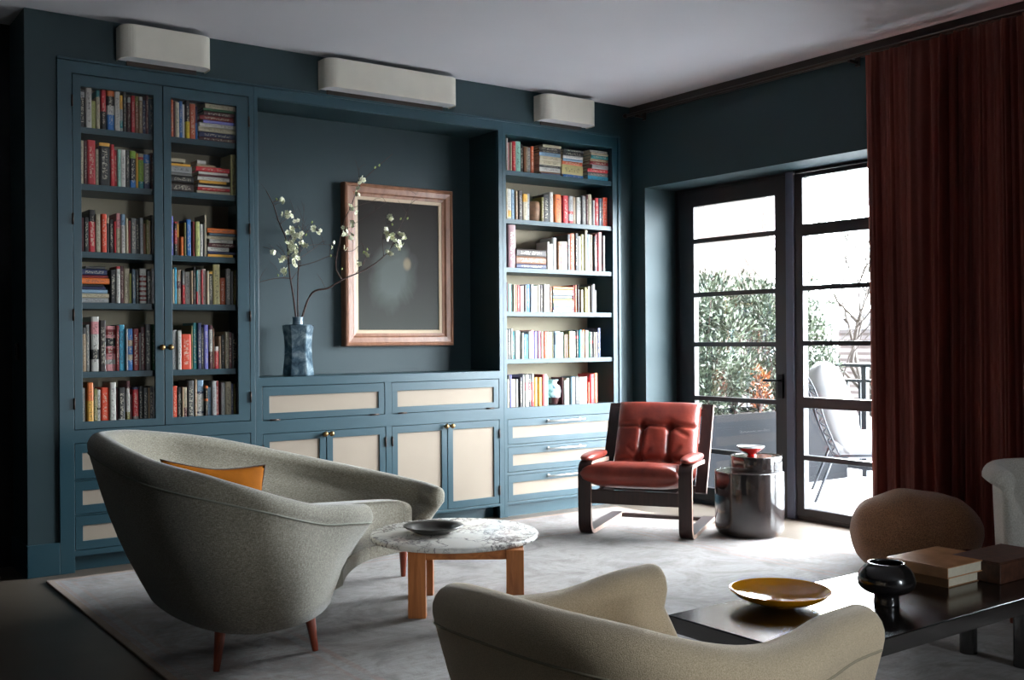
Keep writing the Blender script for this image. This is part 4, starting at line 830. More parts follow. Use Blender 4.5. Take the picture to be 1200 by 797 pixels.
def pad(outline, z0, z1, dome=.02, edge=.03):
    """seat cushion: closed plan outline, rounded edges, softly domed top"""
    n = len(outline); c = Vector((sum(p[0] for p in outline)/n, sum(p[1] for p in outline)/n, 0)); bm = bmesh.new(); rings = []
    def ring(k, z, dm=0): return [bm.verts.new((c.x+(p[0]-c.x)*k, c.y+(p[1]-c.y)*k, z+dm)) for p in outline]
    sp = sum(math.hypot(p[0]-c.x, p[1]-c.y) for p in outline)/n; e = edge/sp
    rings.append(ring(.5, z0)); rings.append(ring(1-e, z0))
    for a in (20, 45, 70): rings.append(ring(1-e+e*math.sin(R_(a)), z0+edge*(1-math.cos(R_(a)))))
    rings.append(ring(1, z0+edge)); rings.append(ring(1, z1-edge))
    for a in (70, 45, 20): rings.append(ring(1-e+e*math.sin(R_(a)), z1-edge*(1-math.cos(R_(a)))))
    for k in (1-e*1.3, .8, .6, .4, .2): rings.append(ring(k, z1, dome*(1-k*k)))
    for a, b in zip(rings, rings[1:]):
        for k in range(n): bm.faces.new((a[k], a[(k+1) % n], b[(k+1) % n], b[k]))
    bm.faces.new(rings[0][::-1]); bm.faces.new(rings[-1]); return bm
def cone_leg(root, x, y, z1, r1, r0, dx, dy, m, n=20):
    bm = bmesh.new(); tube(bm, [(x, y, z1), (x+dx, y+dy, .0)], r1, r0, n=n); return at(root, 'leg', bm, m, smooth=True, bevel=.001)

# ---- curved sofa
RZ = .0113   # rug surface
S_ = thing('curved_sofa', (-3.45, -1.6, RZ), 'sage grey tweed curved sofa with sloping arms and tapered wooden legs', 'sofa')
rim = [(-3.43,-2.01,.546),(-3.58,-2.13,.575),(-3.76,-2.24,.606),(-3.95,-2.36,.667),(-4.11,-2.42,.726),(-4.25,-2.38,.777),(-4.36,-2.2,.812),(-4.405,-1.95,.845),(-4.41,-1.6,.878),(-4.32,-1.33,.868),(-4.15,-1.10,.849),(-3.96,-.97,.820),(-3.74,-.93,.783),(-3.505,-.9,.728),(-3.27,-.9,.666),(-3.05,-.95,.608),(-2.838,-1.05,.551),(-2.665,-1.2,.500),(-2.635,-1.34,.480)]
bas = [(-3.63,-2.10),(-3.72,-2.21),(-3.83,-2.30),(-3.95,-2.34),(-4.05,-2.33),(-4.13,-2.26),(-4.19,-2.10),(-4.215,-1.85),(-4.20,-1.56),(-4.14,-1.34),(-4.03,-1.14),(-3.88,-1.02),(-3.70,-.96),(-3.50,-.94),(-3.28,-.95),(-3.08,-.99),(-2.90,-1.06),(-2.76,-1.16),(-2.71,-1.29)]
bm, seam, rings = shell_mesh(rim, bas, .052, .155, (-3.45, -1.65), ns=84, thick=.115, tip=.42, flare=.03)
at(S_, 'body', bm, 'sofa', smooth=True)
at(S_, 'piping', T(seam, .0045, n=6), 'sofa_seam', smooth=True)
inner = catmull([(p[-2].x, p[-2].y, 0) for p in rings], 40)
frontc = catmull([(-2.74, -1.33, 0), (-2.90, -1.36, 0), (-3.10, -1.44, 0), (-3.30, -1.64, 0), (-3.48, -1.92, 0)], 16)
ol = [(p.x, p.y) for p in inner]+[(p.x, p.y) for p in frontc[1:-1]]
at(S_, 'seat_cushion', pad(ol, .225, .415, .05, .05), 'sofa', smooth=True)
c0 = Vector((sum(p[0] for p in ol)/len(ol), sum(p[1] for p in ol)/len(ol)))
o2 = [(c0.x+(p[0]-c0.x)*.985, c0.y+(p[1]-c0.y)*.985) for p in ol]
bm = bmesh.new(); lo = [bm.verts.new((p[0], p[1], .156)) for p in o2]; hi = [bm.verts.new((p[0], p[1], .228)) for p in o2]
bm.faces.new(lo); bm.faces.new(hi)
for k in range(len(o2)): bm.faces.new((lo[k], lo[(k+1) % len(o2)], hi[(k+1) % len(o2)], hi[k]))
at(S_, 'seat_base', bm, 'sofa', bevel=.008)
for x, y, dx, dy in ((-4.12, -2.17, -.03, -.03), (-3.75, -2.16, .02, -.02), (-2.775, -1.23, .0, .0), (-3.9, -1.2, -.02, .03)):
    cone_leg(S_, x, y, .165, .024, .012, dx, dy, 'mahogany')
for o in S_.children: o.location.z += RZ
# pillow leaning against the near arm
def pillow_bm(w, h, t, n=22):
    bm = bmesh.new(); F = []
    for s in (1, -1):
        g = []
        for j in range(n+1):
            row = []
            for i in range(n+1):
                u, v = i/n*2-1, j/n*2-1
                k = (1-abs(u)**2.6)*(1-abs(v)**2.6); pin = 1-.17*(1-abs(u)**1.5)*abs(v)**3; pin2 = 1-.13*(1-abs(v)**1.5)*abs(u)**3
                row.append((u*w/2*pin2, s*t/2*k**.5, v*h/2*pin))
            g.append(row)
        F.append(g)
    va = [[bm.verts.new(p) for p in row] for row in F[0]]; vb = [[(va[j][i] if i in (0, n) or j in (0, n) else bm.verts.new(F[1][j][i])) for i in range(n+1)] for j in range(n+1)]
    for g, fl in ((va, 0), (vb, 1)):
        for j in range(n):
            for i in range(n):
                q = (g[j][i], g[j][i+1], g[j+1][i+1], g[j+1][i]); bm.faces.new(q[::-1] if fl else q)
    edge = [(u, v) for u, v in [(-1+2*i/12, -1) for i in range(12)]+[(1, -1+2*i/12) for i in range(12)]+[(1-2*i/12, 1) for i in range(12)]+[(-1, 1-2*i/12) for i in range(12)]]
    pipe = [(u*w/2*(1-.13*(1-abs(v)**1.5)*abs(u)**3), 0, v*h/2*(1-.17*(1-abs(u)**1.5)*abs(v)**3)) for u, v in edge]
    return bm, pipe+pipe[:1]
pb, pipe = pillow_bm(.50, .38, .13)
pl_ = obj('cushion', pb, 'mustard', smooth=True)
pl_.location = (-3.98, -1.735, .565); pl_.rotation_euler = (R_(-14), R_(7.5), R_(9))
obj('piping', T(pipe, .004, n=6), 'dark_piping', pl_, smooth=True)
tag(pl_, 'mustard velvet cushion with dark piping leaning inside the sage sofa', 'cushion')

# ---- cream armchair in the foreground
A_ = thing('tub_armchair', (-3.85, -4.25, RZ), 'cream boucle tub armchair with rolled arms seen from behind in the foreground', 'armchair')
rim = [(-3.50,-3.905,.615),(-3.62,-3.89,.605),(-3.80,-3.87,.575),(-4.0,-3.86,.59),(-4.14,-3.90,.648),(-4.215,-4.02,.682),(-4.245,-4.2,.70),(-4.235,-4.40,.702),(-4.17,-4.56,.69),(-4.05,-4.63,.655),(-3.90,-4.645,.625),(-3.75,-4.63,.622),(-3.60,-4.60,.632),(-3.47,-4.58,.630)]
bas = [(-3.46,-3.93),(-3.62,-3.92),(-3.80,-3.91),(-3.95,-3.92),(-4.08,-3.96),(-4.14,-4.05),(-4.165,-4.2),(-4.155,-4.37),(-4.10,-4.49),(-4.0,-4.55),(-3.88,-4.57),(-3.73,-4.56),(-3.60,-4.55),(-3.47,-4.54)]
bm, seam, rings = shell_mesh(rim, bas, .062, .17, (-3.80, -4.25), ns=72, thick=.12, bulge=.015)
at(A_, 'body', bm, 'cream', smooth=True)
at(A_, 'piping', T(seam, .0035, n=6), simple('cream_piping', srgb(150, 140, 118), .9), smooth=True)
inner = catmull([(p[-2].x, p[-2].y, 0) for p in rings], 36)
ol = [(p.x, p.y) for p in inner]+[(-3.44, -4.38), (-3.43, -4.26), (-3.44, -4.12)]
at(A_, 'seat_cushion', pad(ol, .27, .42, .02, .035), 'cream', smooth=True)
at(A_, 'seat_base', B((-4.08, -3.46, -4.44, -4.03, .175, .27)), 'cream', bevel=.015)
for x, y in ((-3.53, -4.0), (-3.53, -4.49), (-4.05, -4.06), (-4.05, -4.44)): cone_leg(A_, x, y, .18, .024, .014, .0, .0, 'mahogany')
for o in A_.children: o.location.z += RZ

# ---- ivory armchair at the far end of the black table
W_ = thing('rolled_arm_chair', (-.95, -3.85, RZ), 'ivory armchair with scrolled arm cut off by the right edge of the photo', 'armchair')
def wl(u, v, z=0):   # u: across (right seen from camera), v: backwards
    d = Vector((.60, -.80)); b = Vector((.80, .60)); p = Vector((-1.213, -3.626))+d*u*.9+b*v*.9; return (p.x, p.y, z+(.045 if z > .5 else 0))
rim = [wl(.05, .02, .632), wl(.045, .16, .632), wl(.05, .32, .632), wl(.10, .46, .634), wl(.22, .53, .636), wl(.37, .55, .637), wl(.52, .53, .636), wl(.64, .46, .634), wl(.69, .32, .632), wl(.695, .16, .632), wl(.69, .02, .632)]
bas = [wl(.06, .03), wl(.055, .16), wl(.06, .32), wl(.11, .43), wl(.22, .49), wl(.37, .51), wl(.52, .49), wl(.63, .43), wl(.68, .32), wl(.685, .16), wl(.68, .03)]
ctr = wl(.37, .2)
bm, seam, rings = shell_mesh(rim, [b[:2] for b in bas], .052, .15, ctr, ns=60, thick=.11, bulge=.0, roll_out=.15, tip=.9, flare=.0)
at(W_, 'body', bm, 'ivory', smooth=True)
inner = catmull([(p[-2].x, p[-2].y, 0) for p in rings], 30)
ol = [(p.x, p.y) for p in inner]+[wl(.55, .0)[:2], wl(.37, -.01)[:2], wl(.2, .0)[:2]]
at(W_, 'seat_cushion', pad(ol, .27, .42, .02, .03), 'ivory', smooth=True)
bm = bmesh.new(); q = [wl(.17, .03), wl(.57, .03), wl(.55, .4), wl(.2, .4)]
lo = [bm.verts.new((p[0], p[1], .155)) for p in q]; hi = [bm.verts.new((p[0], p[1], .27)) for p in q]
bm.faces.new(lo); bm.faces.new(hi)
for k in range(4): bm.faces.new((lo[k], lo[(k+1) % 4], hi[(k+1) % 4], hi[k]))
at(W_, 'seat_base', bm, 'ivory', bevel=.01)
for u, v in ((.10, .08), (.64, .08), (.16, .40), (.58, .40)):
    p = wl(u, v); cone_leg(W_, p[0], p[1], .16, .022, .013, 0, 0, 'mahogany')
for o in W_.children: o.location.z += RZ

# ---- brown pouf
def pouf_bm():
    bm = bmesh.new(); bmesh.ops.create_uvsphere(bm, u_segments=72, v_segments=40, radius=1)
    for v in bm.verts:
        p = v.co.copy(); a = math.atan2(p.y, p.x); z = p.z
        e = lambda c, k: math.copysign(abs(c)**k, c)
        r = math.hypot(p.x, p.y)**.72
        x, y = r*math.cos(a), r*math.sin(a)
        k = 1+.05*math.cos(2*a+.6)+.035*math.cos(3*a+1.0)
        zz = e(z, .86)*.255; x *= .365*k; y *= .345*k
        sc = 1-.10*max(0, -z)-.04*max(0, z)
        n = noise.noise(Vector((x*5+1.3, y*5, zz*5)))*.05
        v.co = Vector((x*sc*(1+n), y*sc*(1+n), max(zz, -.235)+.03*x*(1 if z > 0 else 0)+n*.6))
    return bm
pf = obj('pouf', pouf_bm(), 'mohair', smooth=True, subsurf=1); pf.location = (-.617, -2.846, .217+RZ)
pf.scale = (.865, .865, .90); pf.rotation_euler = (0, 0, R_(-40)); tag(pf, 'boulder shaped brown mohair pouf on the rug before the curtain', 'pouf')

# ================================================================== LEATHER LOUNGE CHAIR
ang = math.atan2(.549, .836)-PI/2     # local +Y points backwards
Lc = thing('leather_lounge_chair', (-1.076, -1.187, RZ), 'oxblood leather lounge chair with dark bentwood frame facing the sofa', 'armchair', rot=ang)
def arc(cy, cz, r, a0, a1, n=8): return [(cy+r*math.cos(R_(a0+(a1-a0)*k/n)), cz+r*math.sin(R_(a0+(a1-a0)*k/n))) for k in range(n+1)]
path = [(.80, .0145), (.4, .0145)]+arc(.075, .0875, .073, -90, -180)+[(.0, .25)]+arc(.055, .402, .055, 180, 90)+[(.25, .456), (.42, .448)]
for sx in (-1, 1):
    o = obj('side_frame', ribbon(path, .086, .028), None, Lc, mats=[M['rosewood'], M['ply_edge']], bevel=.003); o.location = (sx*.325, 0, 0)
    # arm pad
    bm = bmesh.new(); bmesh.ops.create_uvsphere(bm, u_segments=28, v_segments=16, radius=1)
    for v in bm.verts: x, y, z = v.co; e = lambda c, k: math.copysign(abs(c)**k, c); v.co = (e(x, .8)*.055, e(y, .75)*.225, e(z, .8)*.026)
    o = obj('arm_pad', bm, 'leather', Lc, smooth=True); o.location = (sx*.325, .215, .490)
    pp = [(.40, .24), (.47, .36), (.55, .50), (.62, .64), (.70, .80)]
    o = obj('back_post', ribbon([p for p in pp], .075, .03), None, Lc, mats=[M['rosewood'], M['ply_edge']], bevel=.003); o.location = (.020+sx*.324, 0, 0)
obj('front_rail', B((-.285, .285, .0, .028, .205, .292)), 'rosewood', Lc, bevel=.004)
obj('rear_stretcher', B((-.285, .285, .745, .79, .0, .024)), 'rosewood', Lc, bevel=.004)
obj('seat_rail', B((-.270, -.245, .028, .50, .235, .285), (.245, .270, .028, .50, .235, .285), (-.30, .33, .42, .45, .235, .285)), 'rosewood', Lc, bevel=.003)
obj('back_crossbar', B((-.30, .33, .665, .69, .725, .775), (-.30, .33, .565, .59, .50, .55)), 'rosewood', Lc, bevel=.003)
def soft(w, h, t, dents, creases, n=48, p=4):
    """upholstered pad in local XZ, bulging to -Y"""
    bm = bmesh.new(); G = [[], []]
    for s, g in ((-1, G[0]), (1, G[1])):
        for j in range(n+1):
            row = []
            for i in range(n+1):
                u, v = i/n*2-1, j/n*2-1; k = (max(0, 1-abs(u)**p)*max(0, 1-abs(v)**p))**.42; dp = 0
                if s < 0:
                    for (a, b, st, sg) in dents: dp += st*math.exp(-((u-a)**2+(v-b)**2*(h/w)**2)/sg**2)
                    for (a0, b0, a1, b1, st, sg) in creases:
                        L2 = (a1-a0)**2+(b1-b0)**2; q = max(0, min(1, ((u-a0)*(a1-a0)+(v-b0)*(b1-b0))/L2)); dd = math.hypot(u-a0-q*(a1-a0), v-b0-q*(b1-b0)); dp += st*math.exp(-(dd/sg)**2)
                    dp += .05*noise.noise(Vector((u*3, v*3, 1.7)))
                row.append((u*w/2, s*t/2*k*(1-min(.85, dp)), v*h/2))
            g.append(row)
    va = [[bm.verts.new(q) for q in r] for r in G[0]]; vb = [[(va[j][i] if i in (0, n) or j in (0, n) else bm.verts.new(G[1][j][i])) for i in range(n+1)] for j in range(n+1)]
    for g in (va, vb):
        for j in range(n):
            for i in range(n): bm.faces.new((g[j][i], g[j][i+1], g[j+1][i+1], g[j+1][i]))
    return bm
cr_ = [(-1, .28, 1, .28, .38, .05), (-.30, .28, -.34, -.62, .42, .05), (.34, .28, .36, -.62, .42, .05), (-1, -.62, 1, -.62, .34, .06), (.34, .28, .75, .02, .15, .05), (.34, -.62, .6, -.3, .14, .05), (-.34, -.62, -.6, -.3, .14, .05), (-.34, -.62, -.1, -.4, .14, .05)]
de_ = [(-.30, .28, .45, .10), (.34, .28, .45, .10), (-.34, -.62, .5, .11), (.36, -.62, .5, .11)]
o = obj('back_cushion', soft(.565, .53, .17, de_, cr_), 'leather', Lc, smooth=True); o.location = (.025, .53, .575); o.rotation_euler = (R_(-25), 0, 0)
o = obj('seat_cushion', soft(.64, .56, .17, [(-.3, -.15, .35, .1), (.3, -.15, .35, .1)], [(-.3, -.15, .3, -.15, .2, .06)], p=5), 'leather', Lc, smooth=True)
o.rotation_euler = (R_(-90+(-7)), 0, 0); o.location = (-.03, .235, .365)

# ================================================================== TABLES
Mt = thing('round_coffee_table', (-2.84, -1.84, RZ), 'round coffee table with purple veined white marble top on square oak legs', 'table')
bm = lathe([(0, .306), (.39, .306), (.402, .310), (.405, .318), (.402, .328), (.396, .332), (0, .332)], 96)
turn(bm, R_(20)); obj('marble_top', bm, 'marble', Mt, smooth=True, bevel=.0)
def plank(root, name, cx, cy, a, w, d, z0, z1, m):
    bm = B((-w/2, w/2, -d/2, d/2, z0, z1)); turn(bm, a); shift(bm, (cx-root.location.x, cy-root.location.y, 0)); return obj(name, bm, m, root, bevel=.002)
for lx, ly in ((-3.135, -1.985), (-2.775, -2.245), (-2.885, -1.64), (-2.525, -1.90)):
    plank(Mt, 'leg', lx, ly, R_(-35.8), .08, .062, 0, .306, 'oak')
for (ax, ay), (cx_, cy_) in (((-3.135, -1.985), (-2.775, -2.245)), ((-2.885, -1.64), (-2.525, -1.90)), ((-3.135, -1.985), (-2.885, -1.64)), ((-2.775, -2.245), (-2.525, -1.90))):
    L_ = math.hypot(cx_-ax, cy_-ay)
    plank(Mt, 'rail', (ax+cx_)/2, (ay+cy_)/2, math.atan2(cy_-ay, cx_-ax), L_-(.078 if abs(cy_-ay) < .3 else .06), .036, .262, .306, 'oak_x')
ds = obj('stone_dish', lathe([(0, .004), (.06, .0), (.085, .004), (.125, .024), (.142, .034), (.143, .038), (.125, .034), (.098, .026), (.092, .014), (0, .010)], 72, wob=lambda a, i: 1+(.018*math.cos(9*a) if i in (3, 4, 5, 6) else 0)), 'stone_dish', smooth=True)
ds.location = (-2.935, -1.80, .3325+RZ); tag(ds, 'dark veined stone dish with scalloped rim on the round marble table', 'dish')

Bt = thing('low_table', (-2.21, -3.87, RZ), 'long black stained wooden low table on trestle legs', 'table')
TT = .35
at(Bt, 'table_top', B((-3.11, -1.325, -4.172, -3.572, TT-.056, TT)), 'black_oak', bevel=.004)
for x in (-2.78, -1.665):
    at(Bt, 'trestle_beam', B((x-.035, x+.035, -4.10, -3.64, TT-.10, TT-.056)), 'black_oak', bevel=.003)
    for y in (-3.78, -4.0): 
        at(Bt, 'leg', shift(lathe([(.033, .0113), (.033, TT-.10)], 28), (x, y, 0)), 'black_oak', smooth=False, bevel=.002)
bw = obj('amber_bowl', lathe([(0, .003)]+sm([(.045, .0), (.05, .003), (.10, .012), (.145, .030), (.170, .050), (.171, .053), (.168, .053), (.142, .034), (.10, .018), (.05, .009)], 70)+[(0, .007)], 96), 'amber', smooth=True)
bw.location = (-2.715, -3.715, TT+.0005); tag(bw, 'wide shallow amber glazed bowl on the black low table', 'bowl')
bv = obj('footed_vase', lathe([(0, 0)]+sm([(.042, 0), (.043, .006), (.041, .030), (.046, .037), (.072, .046), (.091, .062), (.096, .082), (.092, .104), (.079, .124), (.066, .135), (.061, .143), (.056, .143), (.056, .134), (.075, .112), (.084, .08), (.06, .055)], 90)+[(0, .05)], 96), 'black_glaze', smooth=True)
bv.location = (-2.42, -3.93, TT+.0005); tag(bv, 'black glazed round vase with stout foot on the black low table', 'vase')
M['book_tan'] = simple('glossy_tan_cover', srgb(200, 148, 106), .25, var=.25, scale=9)
M['book_dark'] = simple('brown_leather_box', srgb(78, 46, 32), .5, var=.4, scale=40, bump=.3)
def big_book(x0, x1, y0, y1, z0, z1, m, label, rot=0):
    t = thing('coffee_table_book', ((x0+x1)/2, (y0+y1)/2, z0), label, 'book', rot=rot); w, d, h = (x1-x0)/2, (y1-y0)/2, z1-z0
    obj('cover', B((-w, w, -d, d, 0, .003), (-w, w, -d, d, h-.003, h), (-w, -w+.004, -d, d, .003, h-.003)), m, t, bevel=.001)
    obj('page_block', B((-w+.004, w-.006, -d+.005, d-.005, .0032, h-.0032)), 'pages', t); return t
big_book(-2.045, -1.67, -3.93, -3.665, TT+.0005, .389, simple('brown_cloth_cover', srgb(150, 112, 78), .6, var=.1), 'thick tan book lying at the bottom of pair on the black low table', R_(0))
big_book(-2.073, -1.735, -3.945, -3.690, .3895, .430, 'book_tan', 'glossy tan book lying on top of thicker book on the black low table')
bx = obj('leather_box', B((0, .36, 0, .20, 0, .074), (0.002, .358, .002, .198, .074, .080)), 'book_dark', bevel=.003); bx.location = (-1.848, -4.145, TT+.0005)
bx.location = (-1.846, -4.015, TT+.0005)
tag(bx, 'dark brown leather box near right edge of the black low table', 'box')

# ---- black drum side table
Dt = thing('drum_side_table', (-.409, -1.541, .0003+RZ), 'glossy black brown side table of two overlapping drums near the terrace door', 'side table')
def drum(r, z0, z1, e, f=.006): 
    return [(0, z0)]+[(r-e+e*math.sin(R_(a)), z0+e-e*math.cos(R_(a))) for a in range(0, 91, 15)]+[(r, z1-f), (r-.001, z1-.002), (r-.004, z1), (r-.012, z1-.001), (r-.014, z1-.004), (0, z1-.004)]
obj('lower_drum', lathe(drum(.218, 0, .408, .06), 80, cap=False), 'lacquer', Dt, smooth=True)
obj('upper_drum', shift(lathe(drum(.165, .402, .497, .004), 72, cap=False), (.088, .020, 0)), 'lacquer', Dt, smooth=True)
for o in Dt.children: m = o.modifiers.new('EdgeSplit', 'EDGE_SPLIT'); m.split_angle = R_(35)
bm = lathe([(0, 0)]+sm([(.030, 0), (.030, .006), (.024, .014), (.036, .022), (.056, .036), (.072, .052), (.080, .066), (.077, .068), (.066, .052), (.05, .038), (.03, .028)], 50)+[(0, .025)], 64, wob=lambda a, i: 1+(.12*math.cos(2*a)-.08*math.cos(a))*min(1, i/20) if i < 30 else 1+(.12*math.cos(2*a)-.08*math.cos(a)))
for f in bm.faces: f.material_index = 1 if f.calc_center_median().z > .058 and math.hypot(*f.calc_center_median().xy) > .055 else 0
gd = obj('glass_dish', bm, None, smooth=True, mats=[M['red_glass'], M['clear_rim']]); gd.location = (-.372, -1.530, .497+RZ+.0005-.004); gd.rotation_euler = (0, 0, R_(-35))
tag(gd, 'small deep red glass dish with pale rim on the black drum table', 'dish')

# ================================================================== TERRACE
struct(obj('terrace_floor', B((.42, 9, -9, 6, -.14, -.02)), 'terrace'))
struct(obj('ground', B((9, 90, -60, 60, -3.2, -3.0), (-30, .42, .8, 60, -3.2, -3.0)), 'render_wall'))
Pl = thing('planter', (1.55, .2, -.02), 'long grey metal planter box outside the terrace door', 'planter')
at(Pl, 'trough', frame_holes(.46, 2.55, -.10, .52, [(.50, 2.51, -.06, .48)], -.02, .63), 'planter', bevel=.004)
bm = Pl.children[0].data
for v in bm.vertices:  # frame_holes builds in XZ; lay it flat
    pass
def fix_trough():
    o = Pl.children[0]; bpy.data.objects.remove(o)
    at(Pl, 'trough', B((.46, 2.55, -.10, -.075, -.02, .63), (.46, 2.55, .495, .52, -.02, .63), (.46, .485, -.075, .495, -.02, .63), (2.525, 2.55, -.075, .495, -.02, .63)), 'planter', bevel=.003)
    at(Pl, 'soil', B((.485, 2.525, -.075, .495, .4, .58)), 'soil')
fix_trough()
def bush(x, y, z, rx, ry, h, n, seed, label, leafm='leaf', top=1.0):
    t = thing('evergreen_bush', (x, y, z), label, 'bush', None)
    rnd = random.Random(seed); bm = bmesh.new(); st = bmesh.new()
    clumps = []
    for _ in range(26):
        a = rnd.uniform(0, 2*PI); q = rnd.random()**.5; zz = rnd.uniform(.12, 1); sp = (1-abs(zz-.55)*.5)
        clumps.append(Vector((math.cos(a)*rx*q*.8*sp, math.sin(a)*ry*q*.8*sp, zz*h*.93)))
    for c in clumps[:16]: tube(st, catmull([(0, 0, 0), (c.x*.3, c.y*.3, c.z*.5), tuple(c)], 8), .010, .003, n=5)
    for _ in range(n):
        c = clumps[rnd.randrange(len(clumps))]; d = Vector((rnd.gauss(0, 1), rnd.gauss(0, 1), rnd.gauss(0, 1))).normalized()
        R0 = min(rx, ry)*rnd.uniform(.25, .62); p = c+Vector((d.x*R0, d.y*R0, d.z*R0*1.1)); p.z = max(.02, p.z)
        if p.z > h: p.z = h-rnd.uniform(0, .12)
        L = rnd.uniform(.035, .062); w = L*.36; f = Vector((d.x+rnd.gauss(0, .5), d.y+rnd.gauss(0, .5), d.z+.8+rnd.gauss(0, .4))).normalized()
        s = f.cross(Vector((rnd.gauss(0, 1), rnd.gauss(0, 1), rnd.gauss(0, 1)))).normalized()*w
        vs = [bm.verts.new(p), bm.verts.new(p+f*L*.5+s*.5), bm.verts.new(p+f*L), bm.verts.new(p+f*L*.5-s*.5)]
        bm.faces.new(vs)
    obj('foliage', bm, leafm, t); obj('stem', st, 'bark', t, smooth=True)
bush(1.06, .24, .58, .42, .30, 1.16, 6500, 1, 'dense evergreen bush in the planter nearest the terrace door')
bush(1.42, .24, .58, .42, .30, 1.26, 6500, 2, 'dense evergreen bush in the middle of the grey planter')
bush(1.95, .22, .58, .40, .30, 1.22, 6000, 3, 'evergreen bush in the planter seen behind the centre post')
bush(2.26, .18, .58, .28, .28, 1.02, 5200, 5, 'evergreen bush at the far end of grey planter, right of the centre post')
bush(1.50, .02, .60, .10, .08, .42, 260, 8, 'small clump of orange autumn leaves at the front of planter', 'leaf2')
Rl = thing('railing', (2.75, -2.5, -.02), 'dark metal terrace railing with two top rails', 'railing')
at(Rl, 'rail', B((2.72, 2.77, -6.5, 3, .99, 1.02)), 'railing'); at(Rl, 'rail', B((2.725, 2.765, -6.5, 3, .85, .875)), 'railing'); at(Rl, 'rail', B((2.725, 2.765, -6.5, 3, .04, .075)), 'railing')
for k in range(70): at(Rl, 'baluster', B((2.735, 2.755, -6.5+k*.136, -6.48+k*.136, .075, .85)), 'railing')
for k in range(7): at(Rl, 'post', B((2.72, 2.77, -6.5+k*1.58, -6.45+k*1.58, -.02, 1.0)), 'railing')
# wing-backed terrace chair, side on
Tc = thing('terrace_chair', (1.75, -.95, -.02), 'white cushioned terrace armchair with dark lattice metal frame outside', 'chair', rot=R_(-50))
Tc.location = (1.60, -.845, -.02)
def frame_side(s):
    bm = bmesh.new(); a = catmull([(-.42, s*.33, 1.02), (-.34, s*.35, .86), (-.26, s*.35, .60), (-.16, s*.34, .36)], 20); b = [p+Vector((.05, 0, 0)) for p in a]
    tube(bm, a, .009, n=6); tube(bm, b, .009, n=6)
    for k in range(0, 20, 2): tube(bm, [a[k], b[min(19, k+1)]], .008, n=5); 
    for k in range(1, 19, 2): tube(bm, [b[k], a[k+1]], .008, n=5)
    tube(bm, [(-.16, s*.34, .36), (.40, s*.33, .38)], .011, n=8)
    return bm
for s in (-1, 1):
    obj('lattice_side', frame_side(s), 'railing', Tc, smooth=True)
    obj('leg', T([(-.16, s*.34, .36), (-.30, s*.36, .0)], .011, n=8), 'railing', Tc, smooth=True)
    obj('leg', T([(.36, s*.33, .38), (.44, s*.34, .0)], .011, n=8), 'railing', Tc, smooth=True)
o = obj('back_cushion', soft(.66, .74, .30, [], [(0, -1, 0, 1, .12, .04)], p=3), 'white_cushion', Tc, smooth=True); o.location = (-.14, 0, .73); o.rotation_euler = (R_(-17), 0, R_(90))
o = obj('seat_cushion', soft(.64, .66, .20, [], [], p=5), 'white_cushion', Tc, smooth=True); o.location = (.14, 0, .43); o.rotation_euler = (R_(-90), 0, R_(90))
# things beyond the terrace
def building(name, x0, x1, y0, y1, z0, z1, label, m, wins):
    t = thing(name, ((x0+x1)/2, (y0+y1)/2, z0), label, 'building'); at(t, 'wall', B((x0, x1, y0, y1, z0, z1)), m)
    for k in wins: at(t, 'window', B((x0-.06, x0+.02, k[0], k[1], k[2], k[3])), 'window_dark')
    return t
building('apartment_building', 17, 18.2, 13.2, 34, -3, 16, 'tall pale rendered building rising behind the planter bushes', 'render_wall', [(y, y+.9, z, z+1.6) for y in (15.5, 19, 22.5) for z in (1.5, 5, 8.5)])
Hs = thing('gabled_house', (26, 9.5, -3), 'grey gabled house roof seen through the right hand glazing', 'house')
at(Hs, 'wall', B((22, 30, 4.5, 14.6, -3, 1.55)), 'brick')
bm = bmesh.new(); rz, ez = 2.75, 1.5
v = [bm.verts.new(p) for p in ((21.6, 4.1, ez), (21.6, 15.3, ez), (30.4, 15.3, ez), (30.4, 4.1, ez), (25, 6.5, rz), (25, 13.6, rz))]
for q in ((0, 1, 5, 4), (1, 2, 5), (2, 3, 4, 5), (3, 0, 4), (0, 3, 2, 1)): bm.faces.new([v[i] for i in q])
at(Hs, 'roof', bm, 'slate_roof')
at(Hs, 'chimney', B((24.6, 25.2, 8.0, 8.6, 2.2, 3.5)), 'brick')
Gw = obj('garden_wall', B((0, .3, -9, 12, 0, 2.9)), 'brick'); Gw.location = (9.5, 0, -3); tag(Gw, 'low grey brick garden wall beyond the terrace railing', 'wall')
def bare_tree(x, y, z, h, seed, label):
    t = thing('bare_tree', (x, y, z), label, 'tree'); rnd = random.Random(seed); bm = bmesh.new()
    def grow(p, d, L, r, dep):
        q = p+d*L; mid = (p+q)/2+Vector((rnd.gauss(0, .06), rnd.gauss(0, .06), rnd.gauss(0, .04)))*L
        tube(bm, [p, mid, q], r, r*.65, n=5)
        if dep == 0: return
        for _ in range(3 if dep > 1 else 2):
            nd = (d+Vector((rnd.gauss(0, .45), rnd.gauss(0, .45), rnd.gauss(.05, .3)))).normalized(); grow(q if rnd.random() < .6 else mid, nd, L*rnd.uniform(.6, .85), r*.62, dep-1)
    tr = bmesh.new(); tube(tr, [(0, 0, 0), (.05, .03, h*.25), (0, 0, h*.45)], .14, .09, n=10)
    for k in range(5): grow(Vector((0, 0, h*(.3+.03*k))), Vector((rnd.gauss(0, .6), rnd.gauss(0, .6), 1)).normalized(), h*.2, .05, 5)
    obj('trunk', tr, 'twig', t, smooth=True); obj('branches', bm, 'twig', t, smooth=True)
bare_tree(10.5, 5.2, -3, 8.2, 4, 'leafless tree with fine grey branches beyond the railing')

